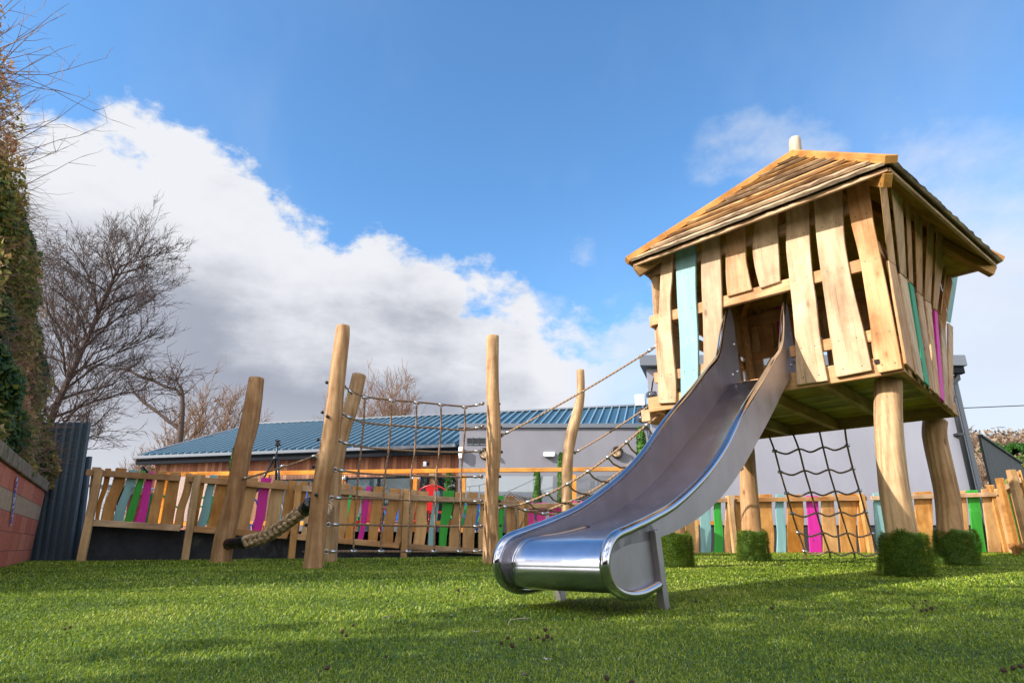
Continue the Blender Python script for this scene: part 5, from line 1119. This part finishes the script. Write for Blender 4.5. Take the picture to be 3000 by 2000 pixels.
# dark boarded fence past the building
def blackb(k, b):
    s = k.new('ShaderNodeSeparateXYZ'); k.l.new(oco(k), s.inputs[0]); n = k.noise(k.mapping(oco(k), (9, 9, .5)), 1, 5, .75); fr = k.m('FRACT', k.m('DIVIDE', s.outputs[0], .14)); c = k.ramp(n, [(.3, (.012, .013, .015)), (.7, (.13, .13, .135))]); c = k.mix(k.m('LESS_THAN', fr, .1), c, (.004, .004, .004)); k.l.new(c, b.inputs['Base Color'])
q0 = at(2872, 1277, 15.0); q1 = at(2992, 1358, 17.8); q2 = at(3003, 1412, 18.2); fd = Vector((q1.x - q0.x, q1.y - q0.y, 0)); fl = fd.length; fd.normalize(); fn = Vector((-fd.y, fd.x, 0))
t = thing('boarded_fence', 'black stained close boarded fence receding from the grey building corner', 'fence', (q0.x, q0.y, 0)); bf = mesh_obj('boards', [(0, 0, 0), (fl + .3, 0, 0), (fl + .3, 0, q2.z), (fl, 0, q1.z), (0, 0, q0.z)] + [(0, .05, 0), (fl + .3, .05, 0), (fl + .3, .05, q2.z), (fl, .05, q1.z), (0, .05, q0.z)], [(0, 1, 2, 3, 4), (9, 8, 7, 6, 5), (0, 5, 6, 1), (1, 6, 7, 2), (2, 7, 8, 3), (3, 8, 9, 4), (4, 9, 5, 0)], mat('black_stained_boards', (.03, .03, .03), .7, build=blackb), t, frame(Vector((q0.x, q0.y, 0)), fd, fn, UP))
beam('capping', Vector((q0.x, q0.y, q0.z + .02)) - fn * .0, Vector((q1.x, q1.y, q1.z + .02)), .1, .05, MATS['black_stained_boards'], t)
w0_ = at(2840, 1194, 30); w1_ = at(3010, 1187, 30); o = tube('overhead_cable', [w0_ - (w1_ - w0_) * .5, w0_, w1_, w1_ + (w1_ - w0_) * 3], .022, BLACKP); tag(o, 'single overhead cable crossing the sky right of the grey building', 'cable')

# ------------------------------------------------------------------ windbreak frame, furniture on the terrace
Yo = 11.6; wf = thing('windbreak', 'long orange timber framed glass windbreak across the terrace', 'windbreak', tuple(at(1200, 1600, Yo)))
pa, pb, pc = at(470, 1389, 12.1), at(1359, 1378, Yo), at(2100, 1371, 11.75); zb = .62
for a, b in ((pa, pb), (pb, pc)):
    a2 = Vector((a.x, a.y, zb)); b2 = Vector((b.x, b.y, zb)); beam('top_rail', a, b, .07, .075, ORNG, wf); beam('bottom_rail', a2, b2, .06, .07, ORNG, wf)
def oy(x): return 12.1 + (Yo - 12.1) * (x - 470) / 889 if x < 1359 else Yo + (x - 1359) / 741 * .15
xs_ = [492, 785, 1002, 1218, 1359 + 0, 1681, 1990]
for x in xs_: p = at(x, 1384, oy(x)); beam('upright', Vector((p.x, p.y, .4)), Vector((p.x, p.y, p.z - .04)), .075, .07, ORNG, wf, up=(0, 1, 0))
for xa, xb in zip(xs_, xs_[1:]):
    a = at(xa, 1384, oy(xa)); b = at(xb, 1384, oy(xb)); d_ = (b - a).normalized(); L_ = (b - a).length; box('glass_pane', (.05, -.004, zb + .045), (L_ - .05, .004, (a.z + b.z) / 2 - .06), GLASS, wf, frame(Vector((a.x, a.y, 0)), Vector((d_.x, d_.y, 0)).normalized(), Vector((-d_.y, d_.x, 0)).normalized(), UP), 0)
def cafe_chair(label, x, Y, m, rot, ztop):
    p = at(x, 1500, Y); z0 = ztop - .86; t = thing('metal_chair', label, 'chair', (p.x, Y, z0), 'coloured metal chairs on the terrace'); t.rotation_euler = (0, 0, rot); Mt = Matrix.Translation((p.x, Y, z0)) @ Matrix.Rotation(rot, 4, 'Z')
    f = lambda *a: Mt @ Vector(a)
    V = [f(-.20, -.19, .44), f(.20, -.19, .44), f(.17, .19, .44), f(-.17, .19, .44)]; flatq('seat', V, m, t, .02)
    for sx_, sy_ in ((-1, -1), (1, -1), (1, 1), (-1, 1)): tube('leg', [f(sx_ * .17, sy_ * .17, .43), f(sx_ * .23, sy_ * .22, 0)], .014, m, t, seg=6)
    tube('back_frame', catmull([f(-.27, -.05, .66), f(-.25, .15, .70), f(-.20, .21, .80), f(0, .23, .86), f(.20, .21, .80), f(.25, .15, .70), f(.27, -.05, .66)], 4), .014, m, t, seg=6)
    for sx_ in (-1, 1): tube('arm_support', [f(sx_ * .18, -.12, .44), f(sx_ * .27, -.05, .66)], .012, m, t, seg=6)
    flatq('splat', [f(-.09, .20, .45), f(.09, .20, .45), f(.11, .225, .84), f(-.11, .225, .84)], m, t, .008)
cm = lambda n, c: mat(n, c, .3)
CR, CB, CG = cm('red_enamel', (.42, .01, .014)), cm('blue_enamel', (.02, .13, .55)), cm('green_enamel', (.01, .30, .08))
zc = lambda y, Y: at(1200, y, Y).z
for x, ytop, Y, m, rot, lb_ in [(1277, 1424, 10.9, CR, 2.9, 'red metal chair showing whole above the fence by the topiary'), (1078, 1450, 10.8, CR, .3, 'red metal chair behind the magenta picket of the net bay'), (1020, 1440, 11.0, CG, 3.3, 'green metal chair left of the magenta picket, seen through the net'), (1362, 1462, 10.8, CG, .2, 'green metal chair behind the bright green picket'), (1166, 1452, 10.8, CB, 3.0, 'blue metal chair left of the third fence post'),
    (1400, 1470, 10.7, CB, .4, 'blue metal chair behind the last tan pickets before the straight log'), (706, 1452, 10.0, CB, 3.4, 'blue metal chair between log and magenta picket on the shaded fence'), (884, 1434, 10.2, CB, .2, 'blue metal chair beside the tall net post'), (478, 1448, 9.6, CG, 2.9, 'green metal chair behind the shaded tan pickets, left of the second fence post'), (395, 1446, 9.6, CR, .6, 'red metal chair behind the shaded magenta picket'), (640, 1452, 10.2, CG, 1.2, 'green metal chair behind the shaded turquoise picket'), (1232, 1450, 11.2, CR, 1.0, 'red metal chair behind the third fence post')]:
    cafe_chair(lb_, x, Y, m, rot, zc(ytop, Y))
def tabl(label, x, Y, z):
    p = at(x, 1500, Y); t = thing('cafe_table', label, 'table', (p.x, Y, z - .74)); box('table_top', (p.x - .35, Y - .35, z - .03), (p.x + .35, Y + .35, z), mat('table_grey', (.5, .5, .52), .4), t, None, .01); tube('pedestal', [Vector((p.x, Y, z - .74)), Vector((p.x, Y, z - .03))], .03, DARKM, t); box('foot_plate', (p.x - .2, Y - .2, z - .74), (p.x + .2, Y + .2, z - .72), DARKM, t, None, .004)
tabl('pale square cafe table behind the shaded turquoise and green pickets', 345, 9.4, 1.05); tabl('pale square cafe table between the red and blue chairs behind the net', 1120, 11.2, 1.04)
def wick(k, b):
    s = k.new('ShaderNodeSeparateXYZ'); k.l.new(oco(k), s.inputs[0]); a = k.m('SINE', k.m('MULTIPLY', k.m('ADD', s.outputs[0], s.outputs[1]), 110)); c_ = k.m('SINE', k.m('MULTIPLY', s.outputs[2], 150)); f = k.m('MULTIPLY', a, c_); k.l.new(k.mix(k.smooth(f, -.3, .4), (.035, .03, .03), (.22, .20, .19)), b.inputs['Base Color']); bump(k, b, f, .6, .01)
WICK = mat('grey_rattan', (.1, .1, .1), .6, build=wick)
def tubchair(label, x, Y, ztop, w=.34, round_=False):
    p = at(x, 1500, Y); z0 = ztop - .85; t = thing('rattan_chair', label, 'chair', (p.x, Y, z0), 'grey rattan armchairs on the terrace')
    seg = 18; V = []; Fc = []
    for j in range(seg + 1):
        a = math.pi * (1.0 + .0) + (math.pi * 1.0) * j / seg; e = 2.0 if round_ else 4.0
        cx_, cy_ = math.cos(a), math.sin(a); k_ = (abs(cx_) ** e + abs(cy_) ** e) ** (-1 / e)
        for r_, z in ((1, .06), (1, .85), (.86, .85), (.86, .06)): V.append((p.x + cx_ * k_ * w * r_, Y + .1 + cy_ * k_ * w * r_, z0 + z - (.12 * abs(cx_) if z > .5 else 0)))
    for j in range(seg):
        a = 4 * j; b = a + 4; Fc += [(a, b, b + 1, a + 1), (a + 1, b + 1, b + 2, a + 2), (a + 2, b + 2, b + 3, a + 3), (a + 3, b + 3, b, a)]
    Fc += [(0, 1, 2, 3), (4 * seg + 3, 4 * seg + 2, 4 * seg + 1, 4 * seg)]
    mesh_obj('shell', V, Fc, WICK, t); box('seat', (p.x - w * .8, Y - w * .65, z0 + .30), (p.x + w * .8, Y + w * .8, z0 + .44), mat('grey_cushion', (.2, .2, .21), .9), t, None, .03)
    for a, b in ((-1, -1), (1, -1), (1, 1), (-1, 1)): tube('leg', [Vector((p.x + a * w * .7, Y + b * w * .7, z0)), Vector((p.x + a * w * .7, Y + b * w * .7, z0 + .30))], .02, DARKM, t, seg=6)
tubchair('square backed grey rattan armchair right of the straight log post', 1497, 11.0, zc(1447, 11), .36); tubchair('rounded grey rattan armchair just left of the slim topiary column', 1550, 11.3, zc(1455, 11.3), .25, True); tubchair('grey rattan armchair behind the pink gate near the slide edge', 1745, 11.1, zc(1446, 11.1), .36)
def topiary(label, x, y0, y1, Y, w, zg=.42):
    b = at(x, y1, Y); tp = at(x, y0, Y); H_ = tp.z - zg; t = thing('topiary_column', label, 'topiary', (b.x, Y, zg), 'artificial topiary columns along the grey wall')
    n = 5200; h_ = rng.uniform(0, 1, n) ** .9; r_ = w / 2 * (1.0 - .52 * h_ ** 1.4) * np.minimum(1, (1.02 - h_) * 9) ** .6 * rng.uniform(.72, 1.08, n); a = rng.uniform(0, 2 * math.pi, n)
    P = np.stack([b.x + np.cos(a) * r_, Y + np.sin(a) * r_, zg + .18 + h_ * (H_ - .18)], 1); N_ = np.stack([np.cos(a), np.sin(a), np.full(n, .4)], 1); leaves('foliage', P, .042, BOX, np.clip(.42 + fnoise(P, 6) * .5 + rng.normal(0, .17, n), 0, 1), t, nrm=N_, aspect=1.2)
    tube('inner_frame', [Vector((b.x, Y, zg + .1)), Vector((b.x, Y, zg + H_ * .55)), Vector((b.x, Y, zg + H_ * .93))], [w * .34, w * .28, w * .10], mat('topiary_core', (.012, .03, .008), .95), t, seg=10); tube('pot', [Vector((b.x, Y, zg)), Vector((b.x, Y, zg + .22))], [w * .33, w * .42], DARKM, t, seg=14)
topiary('short plump topiary behind the red chair, at the corner of the cedar wall', 1313, 1381, 1470, 12.2, .20); topiary('slim topiary column on the grey wall left of the crooked log', 1574, 1372, 1470, 12.6, .19); topiary('topiary column mostly hidden behind the crooked log', 1646, 1326, 1470, 12.7, .17)
topiary('tall topiary column at the right end of the grey extension, above the bridge ropes', 1887, 1250, 1420, 12.8, .30); topiary('topiary column peeking out beside the outermost leaning log', 676, 1300, 1420, 13.2, .20)
# tripod
tpn = thing('tripod', 'black camera tripod standing on the terrace against the cedar wall', 'tripod', tuple(at(808, 1500, 10.6))); Yp = 10.6
ap = at(808, 1345, Yp); top_ = at(815, 1289, Yp); tube('centre_column', [ap - UP * .15, top_], .016, BLACKP, tpn, seg=10); box('head', (top_.x - .035, Yp - .03, top_.z - .10), (top_.x + .035, Yp + .03, top_.z - .04), BLACKP, tpn, None, .008); box('plate', (top_.x - .045, Yp - .03, top_.z - .02), (top_.x + .035, Yp + .03, top_.z), BLACKP, tpn, None, .004); tube('pan_handle', [top_ - UP * .08, top_ + Vector((.07, -.02, -.10))], .008, BLACKP, tpn)
tube('collar', [ap - UP * .02, ap + UP * .05], [.06, .045], BLACKP, tpn, seg=12)
for dx, dy in ((-.36, -.15), (.30, -.2), (-.02, .35)):
    f_ = Vector((ap.x + dx * 1.35, Yp + dy * 1.35, .42)); m_p = ap + (f_ - ap) * .45; l_ = tube('leg', [ap + Vector((dx * .1, dy * .1, 0)), m_p], .021, BLACKP, tpn, seg=8); tube('lower_leg', [m_p, f_], .014, mat('tripod_grey', (.08, .08, .09), .4), l_, seg=8)
tube('lock_lever', [ap + Vector((.10, -.05, -.12)), ap + Vector((.18, -.06, -.10))], .009, GALV, tpn)

# ------------------------------------------------------------------ litter on the turf
random.seed(3)
CONE = mat('dark_cone', (.06, .03, .018), .9)
def ongrass(x, y, z=.018):
    r = ray(x, y); g = 0.0
    for _ in range(20): p = CAM + r * ((z + g - CH) / r.z); g = gz(p.y)
    return p
def zb_(x, y): return 900 + x / 2.352, 1600 + y / 2.352
cones = [zb_(*p) for p in ((315, 540), (240, 585), (270, 612), (545, 757), (140, 832), (1383, 628), (1340, 665), (1412, 680), (1640, 572), (1537, 638), (1592, 625), (1630, 640), (1655, 618), (1685, 632), (2065, 905), (2235, 935), (1040, 300), (1090, 300), (1075, 328), (2200, 350), (2235, 350))] + [(2676, 1774), (2711, 1758), (2728, 1781), (2714, 1786), (2700, 1788), (2940, 1962), (2968, 1955), (2990, 1950), (2766, 1693), (190, 1841), (205, 1836), (2262, 1780), (2040, 1760), (2602, 1735)]
def cone_mesh():
    V, Fc = [], []
    for i in range(9):
        for j in range(12):
            th = math.pi * i / 8; ph = 2 * math.pi * (j + .5 * (i % 2)) / 12; k = 1 + (.22 if (i + j) % 2 else -.10); V.append((math.sin(th) * math.cos(ph) * .0075 * k, math.sin(th) * math.sin(ph) * .0075 * k, math.cos(th) * .0105 * (1 + .05 * k)))
    for i in range(8):
        for j in range(12): a = i * 12 + j; b = i * 12 + (j + 1) % 12; Fc.append((a, b, b + 12, a + 12))
    return V, Fc
V, Fc = cone_mesh(); c0 = mesh_obj('alder_cone', V, Fc, CONE); first = True
for x, y in cones:
    p = ongrass(x, y, .014); o = c0 if first else c0.copy()
    if not first: COL.objects.link(o)
    first = False; o.location = p; o.rotation_euler = (random.uniform(0, 3), random.uniform(0, 3), random.uniform(0, 6)); s = random.uniform(.42, .78) * (1 if p.y < 2.5 else 1.2); o.scale = (s, s, s); tag(o, 'small dark round alder cone lying on the turf', 'cone', 'alder cones scattered on the turf')
DRY = mat('dry_straw', (.42, .34, .24), .8); DRYL = mat('dry_leaf', (.45, .40, .38), .8)

for pts_, lb_ in (([(1383, 540), (1400, 508), (1450, 497), (1530, 492)], 'bent dry straw on the turf below the slide exit'), ([(515, 487), (550, 480), (588, 476)], 'short straight dry straw in the turf left of the cone groups'), ([(1965, 500), (2010, 496), (2058, 488)], 'short dark twig on the turf right of the bent straw')):
    o = tube('straw', catmull([ongrass(*zb_(*p)) for p in pts_], 4), .0018, DRY if 'dark' not in lb_ else CONE, None, seg=5); tag(o, lb_, 'straw')
for x, y, s, lb_ in ((1655, 775, .014, 'pale curled dry leaf in the foreground turf'), (1160, 585, .012, 'small whitish leaf fragment left of the cone cluster'), (990, 472, .008, 'tiny white flake on the turf'), (1500, 880, .016, 'greyish brown dry leaf near the bottom of the photo'), (2145, 775, .007, 'tiny dark leaf scrap right of the pale leaf')):
    p = ongrass(*zb_(x, y)); V = []; 
    for i in range(7):
        t_ = i / 6 * 2 - 1; w_l = .42 * (1 - t_ * t_) * s; V += [(t_ * s, -w_l, .3 * s * t_ * t_), (t_ * s, 0, .12 * s * (1 - t_ * t_) * -1), (t_ * s, w_l, .35 * s * t_ * t_)]
    Fc = []
    for i in range(6): a = 3 * i; Fc += [(a, a + 3, a + 4, a + 1), (a + 1, a + 4, a + 5, a + 2)]
    o = mesh_obj('dry_leaf', V, Fc, DRYL if s != .016 else mat('brown_leaf', (.16, .12, .10), .8), None, Matrix.Translation(p) @ Matrix.Rotation(random.uniform(0, 3), 4, 'Z')); tag(o, lb_, 'leaf')

# boundary wall behind the viewer (it shows in the polished exit of the slide)
bwb = thing('rear_wall', 'long dark red brick boundary wall behind the viewer, facing the playground', 'wall', (2, -9, 0))
box('wall_body', (-16, -7.3, -.3), (20, -7, 2.6), mat('maroon_brick', (.16, .04, .045), .9), bwb, None, 0); box('coping', (-16.05, -7.36, 2.603), (20.05, -6.94, 2.70), COP, bwb, None, .01)

# unseen leafy evergreen, added on the left to put the near turf in broken shade
n = 11000; q = rng.normal(0, 1, (n, 3)); q /= np.linalg.norm(q, axis=1)[:, None]; q *= (rng.uniform(.15, 1, n) ** .5)[:, None]; q *= np.array([1.8, 2.0, 3.2]); P = q + np.array([-5.8, -1.9, 4.0]); P = P[fnoise(P, 1.1) > -.1]
t = thing('added_shade_tree', 'broad unseen evergreen tree, added to shade the near turf from the left', 'tree', (-5.8, -1.9, -.1)); leaves('crown', P, .13, IVY, np.clip(rng.normal(.2, .12, len(P)), 0, 1), t); segs('trunk', [(-5.8, -1.9, -.1, -5.8, -1.9, 2.2, .16, .12), (-5.8, -1.9, 2.2, -5.7, -1.8, 5.0, .12, .03)], BARK, t, 8)
